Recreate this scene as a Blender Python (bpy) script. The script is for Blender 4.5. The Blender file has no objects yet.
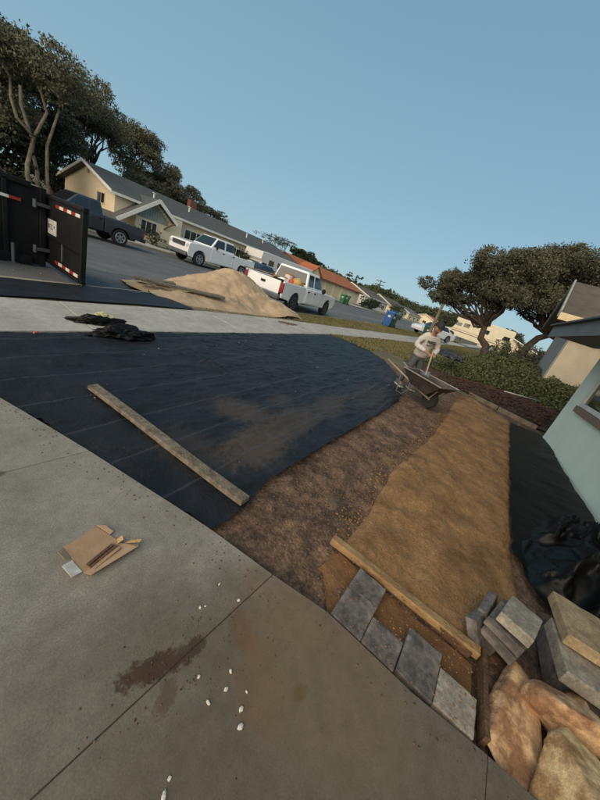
import bpy, bmesh, math, random
import numpy as np
from mathutils import Vector, Matrix, noise as mnoise

random.seed(7); RNG = np.random.RandomState(11)
S = bpy.context.scene
COL = S.collection
R_ = math.radians

# ------------------------------------------------------------------ camera
cam_d = bpy.data.cameras.new('camera'); cam = bpy.data.objects.new('camera', cam_d); COL.objects.link(cam)
CR = Vector((0.57655969, -0.75517232, 0.31191935)); CU = Vector((0.1285942, 0.46087309, 0.87809995)); CF = Vector((0.80687202, 0.46616602, -0.36283163))
CH = 1.430
cam.matrix_world = Matrix(((CR.x, CU.x, -CF.x, 0), (CR.y, CU.y, -CF.y, 0), (CR.z, CU.z, -CF.z, CH), (0, 0, 0, 1)))
cam_d.sensor_fit = 'VERTICAL'; cam_d.sensor_height = 24.0; cam_d.lens = 24.0 * 300.0 / 800.0
cam_d.clip_start = 0.02; cam_d.clip_end = 3000
S.camera = cam

# ------------------------------------------------------------------ sky, sun, exposure
SUN_AZ = math.atan2(-0.08, -1.0)      # the glow is low, behind the camera
SUN_EL = R_(14)
W = bpy.data.worlds.new('World'); S.world = W; W.use_nodes = True
nt = W.node_tree; nt.nodes.clear()
sky = nt.nodes.new('ShaderNodeTexSky'); sky.sky_type = 'NISHITA'; sky.sun_disc = False
sky.sun_elevation = SUN_EL; sky.sun_rotation = math.pi / 2 - SUN_AZ
sky.air_density = 1.0; sky.dust_density = 0.6; sky.ozone_density = 2.2; sky.altitude = 50
# the physical sky blended with the even teal of a clear dusk: paler at the horizon, deeper overhead
geo = nt.nodes.new('ShaderNodeNewGeometry'); sep = nt.nodes.new('ShaderNodeSeparateXYZ'); nt.links.new(geo.outputs['Incoming'], sep.inputs[0])
up_ = nt.nodes.new('ShaderNodeMath'); up_.operation = 'ABSOLUTE'; nt.links.new(sep.outputs['Z'], up_.inputs[0])
grad = nt.nodes.new('ShaderNodeValToRGB'); grad.color_ramp.elements[0].position = 0.0; grad.color_ramp.elements[1].position = 0.8
grad.color_ramp.elements[0].color = (0.292, 0.462, 0.560, 1); grad.color_ramp.elements[1].color = (0.134, 0.296, 0.415, 1); nt.links.new(up_.outputs[0], grad.inputs['Fac'])
gsc = nt.nodes.new('ShaderNodeVectorMath'); gsc.operation = 'SCALE'; gsc.inputs['Scale'].default_value = 1 / 0.13; nt.links.new(grad.outputs[0], gsc.inputs[0])
hs = nt.nodes.new('ShaderNodeMix'); hs.data_type = 'RGBA'; hs.inputs[0].default_value = 0.84; nt.links.new(gsc.outputs[0], hs.inputs[7])
bg = nt.nodes.new('ShaderNodeBackground'); bg.inputs['Strength'].default_value = 0.13
wo = nt.nodes.new('ShaderNodeOutputWorld')
nt.links.new(sky.outputs[0], hs.inputs[6]); nt.links.new(hs.outputs[2], bg.inputs[0]); nt.links.new(bg.outputs[0], wo.inputs[0])
sd = bpy.data.lights.new('sun', 'SUN'); sd.energy = 4.4; sd.angle = R_(85); sd.color = (1.0, 0.80, 0.58)
sun = bpy.data.objects.new('sun', sd); COL.objects.link(sun)
sv = Vector((math.cos(SUN_AZ) * math.cos(R_(24)), math.sin(SUN_AZ) * math.cos(R_(24)), math.sin(R_(24))))
sun.rotation_euler = sv.to_track_quat('Z', 'Y').to_euler(); sun.location = sv * 30
S.view_settings.view_transform = 'Standard'; S.view_settings.look = 'None'
S.view_settings.exposure = 0.15; S.view_settings.gamma = 1.0; S.view_settings.use_curve_mapping = False
S.cycles.max_bounces = 6

# ------------------------------------------------------------------ helpers
_m = {}
def mat(name, col, rough=0.8, col2=None, scale=6.0, bump=0.0, bscale=40.0, metal=0.0, spec=0.5, detail=6.0, contrast=(0.35, 0.65), trans=0.0, coat=0.0):
    if name in _m: return _m[name]
    m = bpy.data.materials.new(name); m.use_nodes = True; n = m.node_tree; b = n.nodes['Principled BSDF']
    b.inputs['Roughness'].default_value = rough; b.inputs['Metallic'].default_value = metal
    b.inputs['Specular IOR Level'].default_value = spec; b.inputs['Coat Weight'].default_value = coat
    tc = n.nodes.new('ShaderNodeTexCoord')
    if col2 is None: col2 = tuple(c * 0.82 for c in col)
    nz = n.nodes.new('ShaderNodeTexNoise'); nz.inputs['Scale'].default_value = scale; nz.inputs['Detail'].default_value = detail; nz.inputs['Roughness'].default_value = 0.62
    n.links.new(tc.outputs['Object'], nz.inputs['Vector'])
    cr = n.nodes.new('ShaderNodeValToRGB'); cr.color_ramp.elements[0].position = contrast[0]; cr.color_ramp.elements[1].position = contrast[1]
    cr.color_ramp.elements[0].color = (*col2, 1); cr.color_ramp.elements[1].color = (*col, 1)
    n.links.new(nz.outputs['Fac'], cr.inputs['Fac']); n.links.new(cr.outputs['Color'], b.inputs['Base Color'])
    if bump > 0:
        nb = n.nodes.new('ShaderNodeTexNoise'); nb.inputs['Scale'].default_value = bscale; nb.inputs['Detail'].default_value = 8
        n.links.new(tc.outputs['Object'], nb.inputs['Vector'])
        bp = n.nodes.new('ShaderNodeBump'); bp.inputs['Strength'].default_value = bump; bp.inputs['Distance'].default_value = 0.02
        n.links.new(nb.outputs['Fac'], bp.inputs['Height']); n.links.new(bp.outputs['Normal'], b.inputs['Normal'])
    _m[name] = m
    return m

def nodes_of(m):
    n = m.node_tree; return n, n.nodes['Principled BSDF']

def blob_mask(n, tcout, cx, cy, rx, ry, ang=0.0, nscale=9.0, namp=0.7, soft=0.35, nz=None):
    """noise-edged ellipse mask on the ground (1 inside), in the surface's own metres"""
    mp = n.nodes.new('ShaderNodeMapping'); mp.vector_type = 'TEXTURE'
    mp.inputs['Location'].default_value = (cx, cy, 0); mp.inputs['Rotation'].default_value = (0, 0, ang); mp.inputs['Scale'].default_value = (rx, ry, 1e3)
    n.links.new(tcout, mp.inputs['Vector'])
    ln = n.nodes.new('ShaderNodeVectorMath'); ln.operation = 'LENGTH'; n.links.new(mp.outputs[0], ln.inputs[0])
    t = n.nodes.new('ShaderNodeTexNoise'); t.inputs['Scale'].default_value = nscale; t.inputs['Detail'].default_value = 7; t.inputs['Roughness'].default_value = 0.7
    n.links.new(tcout, t.inputs['Vector'])
    a = n.nodes.new('ShaderNodeMath'); a.operation = 'MULTIPLY_ADD'; n.links.new(t.outputs['Fac'], a.inputs[0]); a.inputs[1].default_value = namp * 2.2; n.links.new(ln.outputs['Value'], a.inputs[2])
    r = n.nodes.new('ShaderNodeMapRange'); r.interpolation_type = 'SMOOTHSTEP'
    r.inputs['From Min'].default_value = 1 + namp * 1.1 - soft; r.inputs['From Max'].default_value = 1 + namp * 1.1 + soft
    r.inputs['To Min'].default_value = 1; r.inputs['To Max'].default_value = 0
    n.links.new(a.outputs[0], r.inputs['Value']); return r.outputs[0]

def mixcol(n, fac, ca, cb):
    x = n.nodes.new('ShaderNodeMix'); x.data_type = 'RGBA'
    if hasattr(fac, 'links') or hasattr(fac, 'is_linked'): n.links.new(fac, x.inputs[0])
    else: x.inputs[0].default_value = fac
    for s, c in ((6, ca), (7, cb)):
        if isinstance(c, tuple): x.inputs[s].default_value = (*c, 1)
        else: n.links.new(c, x.inputs[s])
    return x.outputs[2]

def mul(n, a, k):
    m = n.nodes.new('ShaderNodeMath'); m.operation = 'MULTIPLY'; n.links.new(a, m.inputs[0]); m.inputs[1].default_value = k; return m.outputs[0]

class MB:
    def __init__(s): s.v = []; s.f = []
    def add(s, vs, fs):
        o = len(s.v); s.v += [tuple(v) for v in vs]; s.f += [tuple(i + o for i in f) for f in fs]; return s
    def box(s, c, size, rot=None):
        x, y, z = (q / 2 for q in size); M = rot if rot is not None else Matrix.Identity(3); c = Vector(c)
        vs = [c + M @ Vector((a * x, b * y, d * z)) for d in (-1, 1) for a, b in ((-1, -1), (1, -1), (1, 1), (-1, 1))]
        return s.add(vs, [(3, 2, 1, 0), (4, 5, 6, 7), (0, 1, 5, 4), (1, 2, 6, 5), (2, 3, 7, 6), (3, 0, 4, 7)])
    def bar(s, a, b, w, h, up=(0, 0, 1)):
        a, b = Vector(a), Vector(b); d = (b - a); L = d.length; d.normalize(); u = Vector(up); r = d.cross(u); 
        if r.length < 1e-4: r = Vector((1, 0, 0))
        r.normalize(); u = r.cross(d)
        M = Matrix((d, r, u)).transposed(); return s.box((a + b) / 2, (L, w, h), M)
    def tube(s, pts, rad, n=8, cap=True):
        pts = [Vector(p) for p in pts]
        if not isinstance(rad, (list, tuple)): rad = [rad] * len(pts)
        vs = []; fs = []; pr = None
        for i, p in enumerate(pts):
            d = (pts[min(i + 1, len(pts) - 1)] - pts[max(i - 1, 0)]).normalized()
            if pr is None:
                r = d.cross(Vector((0, 0, 1))); 
                if r.length < 1e-3: r = d.cross(Vector((0, 1, 0)))
            else: r = pr - d * pr.dot(d)
            r.normalize(); pr = r; u = d.cross(r)
            for k in range(n):
                a = 2 * math.pi * k / n; vs.append(p + (r * math.cos(a) + u * math.sin(a)) * rad[i])
        for i in range(len(pts) - 1):
            for k in range(n): fs.append((i * n + k, i * n + (k + 1) % n, (i + 1) * n + (k + 1) % n, (i + 1) * n + k))
        if cap: fs.append(tuple(range(n - 1, -1, -1))); o = (len(pts) - 1) * n; fs.append(tuple(o + k for k in range(n)))
        return s.add(vs, fs)
    def prism(s, poly, axis, a, b):
        """poly: 2D outline; axis 'y' -> poly is (x,z), 'z' -> (x,y), 'x' -> (y,z)"""
        def P(p, t): return {'y': (p[0], t, p[1]), 'z': (p[0], p[1], t), 'x': (t, p[0], p[1])}[axis]
        n = len(poly); vs = [P(p, a) for p in poly] + [P(p, b) for p in poly]
        fs = [tuple(range(n)), tuple(range(2 * n - 1, n - 1, -1))] + [(i, i + n, (i + 1) % n + n, (i + 1) % n) for i in range(n)]
        return s.add(vs, fs)
    def blob(s, c, r, seg=12, rings=8, amp=0.0, fr=3.0, seed=0):
        vs = []; fs = []; r = r if isinstance(r, (tuple, list)) else (r, r, r)
        for i in range(rings + 1):
            t = math.pi * i / rings
            for k in range(seg):
                a = 2 * math.pi * k / seg; d = Vector((math.sin(t) * math.cos(a), math.sin(t) * math.sin(a), math.cos(t)))
                q = 1 + amp * mnoise.noise(d * fr + Vector((seed * 3.1, seed, 0)))
                vs.append((c[0] + d.x * r[0] * q, c[1] + d.y * r[1] * q, c[2] + d.z * r[2] * q))
        for i in range(rings):
            for k in range(seg): fs.append((i * seg + k, (i + 1) * seg + k, (i + 1) * seg + (k + 1) % seg, i * seg + (k + 1) % seg))
        return s.add(vs, fs)
    def build(s, name, m, parent=None, smooth=False, bevel=0.0, seg=2, loc=None, rotz=None, auto=None):
        me = bpy.data.meshes.new(name); me.from_pydata(s.v, [], s.f)
        bm = bmesh.new(); bm.from_mesh(me); bmesh.ops.remove_doubles(bm, verts=bm.verts, dist=1e-5)
        bmesh.ops.recalc_face_normals(bm, faces=bm.faces); bm.to_mesh(me); bm.free()
        if smooth: me.polygons.foreach_set('use_smooth', [True] * len(me.polygons))
        if m is not None: me.materials.append(m)
        o = bpy.data.objects.new(name, me); COL.objects.link(o)
        if parent is not None: o.parent = parent
        if bevel:
            b = o.modifiers.new('bevel', 'BEVEL'); b.width = bevel; b.segments = seg; b.limit_method = 'ANGLE'; b.angle_limit = R_(35)
            me.polygons.foreach_set('use_smooth', [True] * len(me.polygons))
            w = o.modifiers.new('wn', 'WEIGHTED_NORMAL'); w.keep_sharp = False
        if loc is not None: o.location = loc
        if rotz is not None: o.rotation_euler = (0, 0, rotz)
        return o

def tag(o, label=None, cat=None, group=None, kind=None):
    if label: o['label'] = label
    if cat: o['category'] = cat
    if group: o['group'] = group
    if kind: o['kind'] = kind
    return o
def thing(name, label, cat, loc=(0, 0, 0), rotz=0.0, group=None, scale=1.0):
    o = bpy.data.objects.new(name, None); COL.objects.link(o); o.location = loc; o.rotation_euler = (0, 0, rotz); o.empty_display_size = 0.2
    o.scale = (scale,) * 3
    return tag(o, label, cat, group)
def copy_tree(o, parent=None):
    c = o.copy(); COL.objects.link(c); c.parent = parent
    for ch in [q for q in o.children]: copy_tree(ch, c)
    return c
def fast_mesh(name, V, F, m, parent=None, smooth=False):
    """V (n,3) float array, F (m,k) int array"""
    V = np.asarray(V, np.float32); F = np.asarray(F, np.int32); k = F.shape[1]
    me = bpy.data.meshes.new(name); me.vertices.add(len(V)); me.vertices.foreach_set('co', V.ravel())
    me.loops.add(F.size); me.loops.foreach_set('vertex_index', F.ravel())
    me.polygons.add(len(F)); me.polygons.foreach_set('loop_start', np.arange(0, F.size, k, dtype=np.int32))
    me.update(calc_edges=True); me.validate()
    if smooth: me.polygons.foreach_set('use_smooth', [True] * len(me.polygons))
    me.materials.append(m); o = bpy.data.objects.new(name, me); COL.objects.link(o)
    if parent is not None: o.parent = parent
    return o

# vectorised value noise
_T = np.random.RandomState(5).rand(256, 256)
def vn(x, y):
    xi = np.floor(x).astype(int); yi = np.floor(y).astype(int); fx = x - xi; fy = y - yi
    fx = fx * fx * (3 - 2 * fx); fy = fy * fy * (3 - 2 * fy)
    g = lambda a, b: _T[a & 255, b & 255]
    return (g(xi, yi) * (1 - fx) + g(xi + 1, yi) * fx) * (1 - fy) + (g(xi, yi + 1) * (1 - fx) + g(xi + 1, yi + 1) * fx) * fy
def fbm(x, y, f=1.0, o=5, gain=0.5):
    x = np.asarray(x, float) * f + 31.7; y = np.asarray(y, float) * f + 57.3; a = 1.0; s = 0.0; t = 0.0
    for i in range(o): s = s + a * vn(x, y); t += a; a *= gain; x = x * 2.03 + 11.1; y = y * 2.03 + 7.7
    return s / t - 0.5
def sst(t): t = np.clip(t, 0, 1); return t * t * (3 - 2 * t)
def interp(pl, x): return np.interp(x, [p[0] for p in pl], [p[1] for p in pl])

def poly_sheet(name, poly, step, zf, m, ragged=0.0, rf=6.0, parent=None, skirt=0.0):
    """fine grid clipped to an outline; height from zf(x, y, d) with d the distance to the outline"""
    P = np.array(poly, float)
    if ragged:
        Q = []
        for i in range(len(P)):
            a, b = P[i], P[(i + 1) % len(P)]; L = np.linalg.norm(b - a); k = max(1, int(L / 0.07)); nrm = np.array([-(b - a)[1], (b - a)[0]]) / L
            for j in range(k):
                q = a + (b - a) * j / k; w = fbm(q[0:1], q[1:2], rf, 4)[0] * 2 * ragged; Q.append(q + nrm * w)
        P = np.array(Q)
    x0, y0 = P.min(0) - step; x1, y1 = P.max(0) + step
    xs = np.arange(x0, x1 + step, step); ys = np.arange(y0, y1 + step, step); X, Y = np.meshgrid(xs, ys, indexing='ij')
    x = X.ravel(); y = Y.ravel(); ins = np.zeros(len(x), bool); best = np.full(len(x), 1e9); bx = x.copy(); by = y.copy()
    n = len(P)
    for i in range(n):
        a, b = P[i], P[(i + 1) % n]
        if a[1] != b[1]:
            ins ^= ((a[1] > y) != (b[1] > y)) & (x < (b[0] - a[0]) * (y - a[1]) / (b[1] - a[1]) + a[0])
        e = b - a; L2 = e @ e
        if L2 < 1e-12: continue
        t = np.clip(((x - a[0]) * e[0] + (y - a[1]) * e[1]) / L2, 0, 1); qx = a[0] + t * e[0]; qy = a[1] + t * e[1]
        d = (x - qx) ** 2 + (y - qy) ** 2; u = d < best; best[u] = d[u]; bx[u] = qx[u]; by[u] = qy[u]
    best = np.sqrt(best); I = ins.reshape(X.shape)
    cell = I[:-1, :-1] | I[1:, :-1] | I[1:, 1:] | I[:-1, 1:]
    x = np.where(ins, x, bx); y = np.where(ins, y, by); dist = np.where(ins, best, 0)
    z = zf(x, y, dist)
    idx = np.arange(len(x)).reshape(X.shape); ci, cj = np.nonzero(cell)
    F = np.stack([idx[ci, cj], idx[ci + 1, cj], idx[ci + 1, cj + 1], idx[ci, cj + 1]], 1)
    used = np.unique(F); mp = np.full(len(x), -1); mp[used] = np.arange(len(used))
    V = np.stack([x, y, z], 1)[used]; F = mp[F]
    return fast_mesh(name, V, F, m, parent, smooth=True)

# ------------------------------------------------------------------ the lie of the land (measured in metres from the camera's foot)
SW_N = [(-8, 2.7), (0.79, 4.04), (2.47, 4.29), (9.22, 5.08), (14, 5.15), (19.7, 5.0), (60, 5.6), (140, 6.5)]
SW_F = [(-8, 4.0), (1.05, 5.29), (4.59, 5.98), (7.98, 6.25), (14, 6.4), (26.1, 6.7), (60, 7.2), (140, 8)]
KERB = [(-8, 5.0), (1.3, 6.48), (3.99, 7.12), (8, 7.6), (10.8, 7.85), (14.8, 8.45), (20, 8.95), (25, 9.3), (60, 10.6), (140, 12)]
FKERB = [(-30, 20.3), (8, 21.3), (20, 21.7), (60, 23.2), (140, 26)]
STREET_Z = -0.11
def terrain(x, y):
    x = np.asarray(x, float); y = np.asarray(y, float)
    lot = 0.75 * sst((x - 16) / 30) * sst((6.0 - y) / 6.5)
    far = 0.9 * sst((y - 22) / 10) * 0.12
    hill = 8 * sst((x - 150) / 200) + 2.5 * sst((y - 45) / 60)
    return lot + far + hill
def mound(x, y):      # the planted bank right of the yard
    x = np.asarray(x, float); y = np.asarray(y, float)
    return 0.42 * sst((x - 9.6) / 2.6) * sst((1.9 - y) / 2.4)

YARD = (-6, 9.9, -3.2, 4.9)
def ground_z(x, y):
    z = terrain(x, y) + mound(x, y) - 0.035
    k = sst((np.asarray(x) - 8.9) / 0.6) ; k2 = sst((np.asarray(y) - interp(SW_N, x) + 0.5) / 0.3)
    yard = 1 - np.maximum(k, k2)
    z = z - 0.16 * yard
    st = sst((y - interp(KERB, x) + 0.3) / 0.2) * (1 - sst((y - interp(FKERB, x) - 0.1) / 0.2))
    return z - 0.3 * st

# ------------------------------------------------------------------ ground materials
m_grass = mat('turf_soil', (0.13, 0.115, 0.055), 0.95, (0.10, 0.075, 0.045), 1.6, 0.5, 30)
m_asph = mat('asphalt', (0.128, 0.134, 0.138), 0.92, (0.090, 0.094, 0.097), 0.7, 0.3, 60, spec=0.25)
n, b = nodes_of(m_asph)
m_walk = mat('sidewalk_concrete', (0.39, 0.375, 0.335), 0.88, (0.29, 0.275, 0.24), 1.7, 0.12, 90)
m_kerb = mat('kerb_concrete', (0.38, 0.33, 0.26), 0.85, (0.2, 0.17, 0.13), 2.5, 0.3, 40)

# driveway concrete with its stains, and near-end dimming painted in as broad brown films
m_drive = mat('driveway_concrete', (0.250, 0.228, 0.192), 0.85, (0.182, 0.164, 0.136), 2.3, 0.10, 160)
n, b = nodes_of(m_drive); tc = [q for q in n.nodes if q.type == 'TEX_COORD'][0].outputs['Object']
base = b.inputs['Base Color'].links[0].from_socket
fine = n.nodes.new('ShaderNodeTexNoise'); fine.inputs['Scale'].default_value = 140; fine.inputs['Detail'].default_value = 3; n.links.new(tc, fine.inputs['Vector'])
fr = n.nodes.new('ShaderNodeMapRange'); fr.inputs['From Min'].default_value = 0.35; fr.inputs['From Max'].default_value = 0.65; fr.inputs['To Min'].default_value = 0.82; fr.inputs['To Max'].default_value = 1.15; n.links.new(fine.outputs['Fac'], fr.inputs['Value'])
cm = n.nodes.new('ShaderNodeVectorMath'); cm.operation = 'SCALE'; n.links.new(base, cm.inputs[0]); n.links.new(fr.outputs[0], cm.inputs['Scale'])
base = cm.outputs[0]
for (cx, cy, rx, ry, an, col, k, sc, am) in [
        (0.75, -0.45, 0.9, 0.95, 0.0, (0.090, 0.062, 0.037), 0.66, 2.2, 0.5),  # broad brown film: part stain, part dimmer, warmer light painted into the colour
        (0.30, 0.25, 0.7, 0.55, 0.2, (0.095, 0.078, 0.056), 0.55, 3.0, 0.6),  # second broad film, painting the near slab darker where the light falls off
        (0.46, 0.46, 0.13, 0.042, 2.75, (0.045, 0.022, 0.012), 0.95, 30, 1.2),
        (0.60, 0.42, 0.045, 0.030, 0.0, (0.05, 0.025, 0.014), 0.9, 50, 1.1),
        (0.44, 0.36, 0.05, 0.03, 0.5, (0.085, 0.05, 0.03), 0.7, 40, 0.9),
        (0.78, 0.33, 0.10, 0.05, 1.2, (0.13, 0.075, 0.035), 0.7, 20, 0.9),
        (0.72, 0.16, 0.16, 0.10, 0.9, (0.145, 0.085, 0.045), 0.6, 12, 0.7),
        (0.95, -0.05, 0.30, 0.35, 0.3, (0.17, 0.12, 0.065), 0.45, 7, 0.6),
        (1.02, 0.30, 0.16, 0.25, 0.0, (0.17, 0.115, 0.065), 0.5, 9, 0.7),
        (0.31, 1.78, 0.03, 0.025, 0.0, (0.07, 0.055, 0.045), 0.75, 10, 0.3),
        (0.80, 0.02, 0.03, 0.025, 0.0, (0.11, 0.07, 0.03), 0.7, 20, 0.3)]:
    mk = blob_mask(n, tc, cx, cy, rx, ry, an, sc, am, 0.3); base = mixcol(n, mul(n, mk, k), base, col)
mott = n.nodes.new('ShaderNodeTexNoise'); mott.inputs['Scale'].default_value = 14; mott.inputs['Detail'].default_value = 9; mott.inputs['Roughness'].default_value = 0.75; n.links.new(tc, mott.inputs['Vector'])
mrr = n.nodes.new('ShaderNodeMapRange'); mrr.inputs['From Min'].default_value = 0.3; mrr.inputs['From Max'].default_value = 0.7; mrr.inputs['To Min'].default_value = 0.80; mrr.inputs['To Max'].default_value = 1.18; n.links.new(mott.outputs['Fac'], mrr.inputs['Value'])
cm2 = n.nodes.new('ShaderNodeVectorMath'); cm2.operation = 'SCALE'; n.links.new(base, cm2.inputs[0]); n.links.new(mrr.outputs[0], cm2.inputs['Scale']); base = cm2.outputs[0]
# loose speckle of soil crumbs
sp = n.nodes.new('ShaderNodeTexVoronoi'); sp.inputs['Scale'].default_value = 32; n.links.new(tc, sp.inputs['Vector'])
sr = n.nodes.new('ShaderNodeMapRange'); sr.inputs['From Min'].default_value = 0.10; sr.inputs['From Max'].default_value = 0.16; sr.inputs['To Min'].default_value = 1; sr.inputs['To Max'].default_value = 0
n.links.new(sp.outputs['Distance'], sr.inputs['Value'])
sm = blob_mask(n, tc, 0.7, 0.35, 0.42, 0.42, 0, 6, 0.8, 0.3); mm = n.nodes.new('ShaderNodeMath'); mm.operation = 'MULTIPLY'; n.links.new(sr.outputs[0], mm.inputs[0]); n.links.new(sm, mm.inputs[1])
base = mixcol(n, mul(n, mm.outputs[0], 0.6), base, (0.09, 0.06, 0.04))
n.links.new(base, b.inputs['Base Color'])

m_soil = mat('damp_soil', (0.170, 0.102, 0.062), 0.95, (0.060, 0.036, 0.022), 5.5, 0.7, 60, contrast=(0.38, 0.62), detail=10)
m_sand = mat('tan_sand', (0.320, 0.175, 0.070), 0.95, (0.165, 0.086, 0.034), 3.2, 0.7, 70, contrast=(0.34, 0.62), detail=10)
m_fabric = mat('black_fabric', (0.014, 0.0145, 0.018), 0.55, (0.005, 0.0052, 0.007), 2.6, 0.40, 45, spec=0.32)
n, b = nodes_of(m_fabric); tc = [q for q in n.nodes if q.type == 'TEX_COORD'][0].outputs['Object']; base = b.inputs['Base Color'].links[0].from_socket
for (cx, cy, rx, ry, an, k, sc) in [(1.9, 1.35, 0.40, 0.22, 0.2, 0.70, 16), (2.6, 1.5, 0.5, 0.2, 0.2, 0.50, 22), (3.6, 1.6, 0.6, 0.18, 0.2, 0.40, 18), (2.2, 1.9, 0.25, 0.3, 0.5, 0.5, 18), (2.9, 1.95, 0.22, 0.12, 0.3, 0.3, 22), (1.35, 1.55, 0.2, 0.3, 0.2, 0.25, 14), (5.0, 1.6, 0.9, 0.30, 0.25, 0.22, 8), (7.2, 2.1, 0.8, 0.3, 0.4, 0.18, 8)]:
    mk = blob_mask(n, tc, cx, cy, rx, ry, an, sc, 1.0, 0.5); base = mixcol(n, mul(n, mk, k), base, (0.085, 0.058, 0.038))
# the cloth's woven marker lines
mp = n.nodes.new('ShaderNodeMapping'); mp.inputs['Rotation'].default_value = (0, 0, -0.12); n.links.new(tc, mp.inputs['Vector'])
wv = n.nodes.new('ShaderNodeTexWave'); wv.bands_direction = 'Y'; wv.inputs['Scale'].default_value = 0.72; wv.inputs['Distortion'].default_value = 0.25; wv.inputs['Detail'].default_value = 1; n.links.new(mp.outputs[0], wv.inputs['Vector'])
wr = n.nodes.new('ShaderNodeMapRange'); wr.inputs['From Min'].default_value = 0.992; wr.inputs['From Max'].default_value = 1.0; wr.inputs['To Min'].default_value = 0; wr.inputs['To Max'].default_value = 0.30; n.links.new(wv.outputs['Fac'], wr.inputs['Value'])
base = mixcol(n, wr.outputs[0], base, (0.07, 0.075, 0.085)); n.links.new(base, b.inputs['Base Color'])
m_plast = mat('black_plastic', (0.006, 0.005, 0.005), 0.55, (0.003, 0.003, 0.003), 5, 0.2, 12, spec=0.22)

def grain(m, scale, lo, hi, scale2=None):
    n, b = nodes_of(m); tco = [q for q in n.nodes if q.type == 'TEX_COORD'][0].outputs['Object']; base = b.inputs['Base Color'].links[0].from_socket
    for sc_, l_, h_ in ((scale, lo, hi),) + (((scale2, lo, hi),) if scale2 else ()):
        t = n.nodes.new('ShaderNodeTexNoise'); t.inputs['Scale'].default_value = sc_; t.inputs['Detail'].default_value = 4; t.inputs['Roughness'].default_value = 0.7; n.links.new(tco, t.inputs['Vector'])
        r = n.nodes.new('ShaderNodeMapRange'); r.inputs['From Min'].default_value = 0.35; r.inputs['From Max'].default_value = 0.65; r.inputs['To Min'].default_value = l_; r.inputs['To Max'].default_value = h_; n.links.new(t.outputs['Fac'], r.inputs['Value'])
        c = n.nodes.new('ShaderNodeVectorMath'); c.operation = 'SCALE'; n.links.new(base, c.inputs[0]); n.links.new(r.outputs[0], c.inputs['Scale']); base = c.outputs[0]
    n.links.new(base, b.inputs['Base Color'])
grain(m_soil, 55, 0.62, 1.45, 19); grain(m_sand, 80, 0.82, 1.20, 24); grain(m_asph, 30, 0.85, 1.15); grain(m_walk, 60, 0.88, 1.12, 9)
# ------------------------------------------------------------------ ground sheet reaching the horizon
def build_ground():
    xs = np.concatenate([np.arange(-400, -20, 20), np.arange(-20, -2, 1.0), np.arange(-2, 22, 0.25), np.arange(22, 70, 1.0), np.arange(70, 200, 6), np.arange(200, 1500, 40)])
    ys = np.concatenate([np.arange(-900, -60, 40), np.arange(-60, -8, 4), np.arange(-8, 12, 0.25), np.arange(12, 44, 0.5), np.arange(44, 120, 4), np.arange(120, 1200, 40)])
    X, Y = np.meshgrid(xs, ys, indexing='ij'); x = X.ravel(); y = Y.ravel()
    z = ground_z(x, y) + 0.02 * fbm(x, y, 2.0, 4) * ((x > 9.6) & (x < 30))
    idx = np.arange(len(x)).reshape(X.shape)
    F = np.stack([idx[:-1, :-1].ravel(), idx[1:, :-1].ravel(), idx[1:, 1:].ravel(), idx[:-1, 1:].ravel()], 1)
    tag(fast_mesh('ground', np.stack([x, y, z], 1), F, m_grass, smooth=True), kind='structure')
build_ground()

def ribbon(name, A, Bf, x0, x1, dx, z, m, ny=1, parent=None, zt=None):
    xs = np.arange(x0, x1 + 1e-6, dx); V = []; 
    for x in xs:
        a, c = interp(A, x), interp(Bf, x)
        for j in range(ny + 1): y = a + (c - a) * j / ny; V.append((x, y, z if zt is None else zt(x, y)))
    k = ny + 1; F = [(i * k + j, (i + 1) * k + j, (i + 1) * k + j + 1, i * k + j + 1) for i in range(len(xs) - 1) for j in range(ny)]
    return fast_mesh(name, np.array(V), np.array(F), m, parent)
off = lambda pl, d: [(p[0], p[1] + d) for p in pl]
tag(ribbon('street', off(KERB, 0.05), off(FKERB, -0.05), -30, 140, 1.0, STREET_Z, m_asph, 1), kind='structure')
m_patch = mat('asphalt_patch', (0.150, 0.155, 0.156), 0.92, (0.112, 0.116, 0.118), 1.3, 0.3, 50, spec=0.25)
tag(ribbon('street_patch', off(KERB, 2.2), off(KERB, 3.6), -6, 60, 1.0, STREET_Z + 0.004, m_patch), kind='structure')

def strip_solid(name, pl0, pl1, x0, x1, dx, zb, zt, m, parent=None, bevel=0.012):
    xs = list(np.arange(x0, x1 + 1e-6, dx)); b = MB(); vs = []; fs = []
    for x in xs:
        a, c = float(interp(pl0, x)), float(interp(pl1, x)); vs += [(x, a, zb), (x, a, zt), (x, c, zt), (x, c, zb)]
    for i in range(len(xs) - 1):
        o = i * 4
        for k in range(4): fs.append((o + k, o + 4 + k, o + 4 + (k + 1) % 4, o + (k + 1) % 4))
    fs.append((0, 1, 2, 3)); o = (len(xs) - 1) * 4; fs.append((o + 3, o + 2, o + 1, o))
    b.add(vs, fs); return b.build(name, m, parent, bevel=bevel)
tag(strip_solid('kerb', off(KERB, -0.12), off(KERB, 0.03), -8, 139, 1.0, -0.3, 0.0, m_kerb), kind='structure')
tag(strip_solid('gutter', off(KERB, 0.032), off(KERB, 0.42), -8, 139, 1.0, -0.3, STREET_Z + 0.012, m_kerb), kind='structure')
tag(strip_solid('far_kerb', off(FKERB, -0.1), off(FKERB, 0.06), -30, 139, 1.0, -0.3, 0.0, m_kerb), kind='structure')
tag(strip_solid('far_sidewalk', off(FKERB, 0.9), off(FKERB, 2.1), -30, 139, 1.0, -0.2, 0.02, m_walk), kind='structure')

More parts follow.
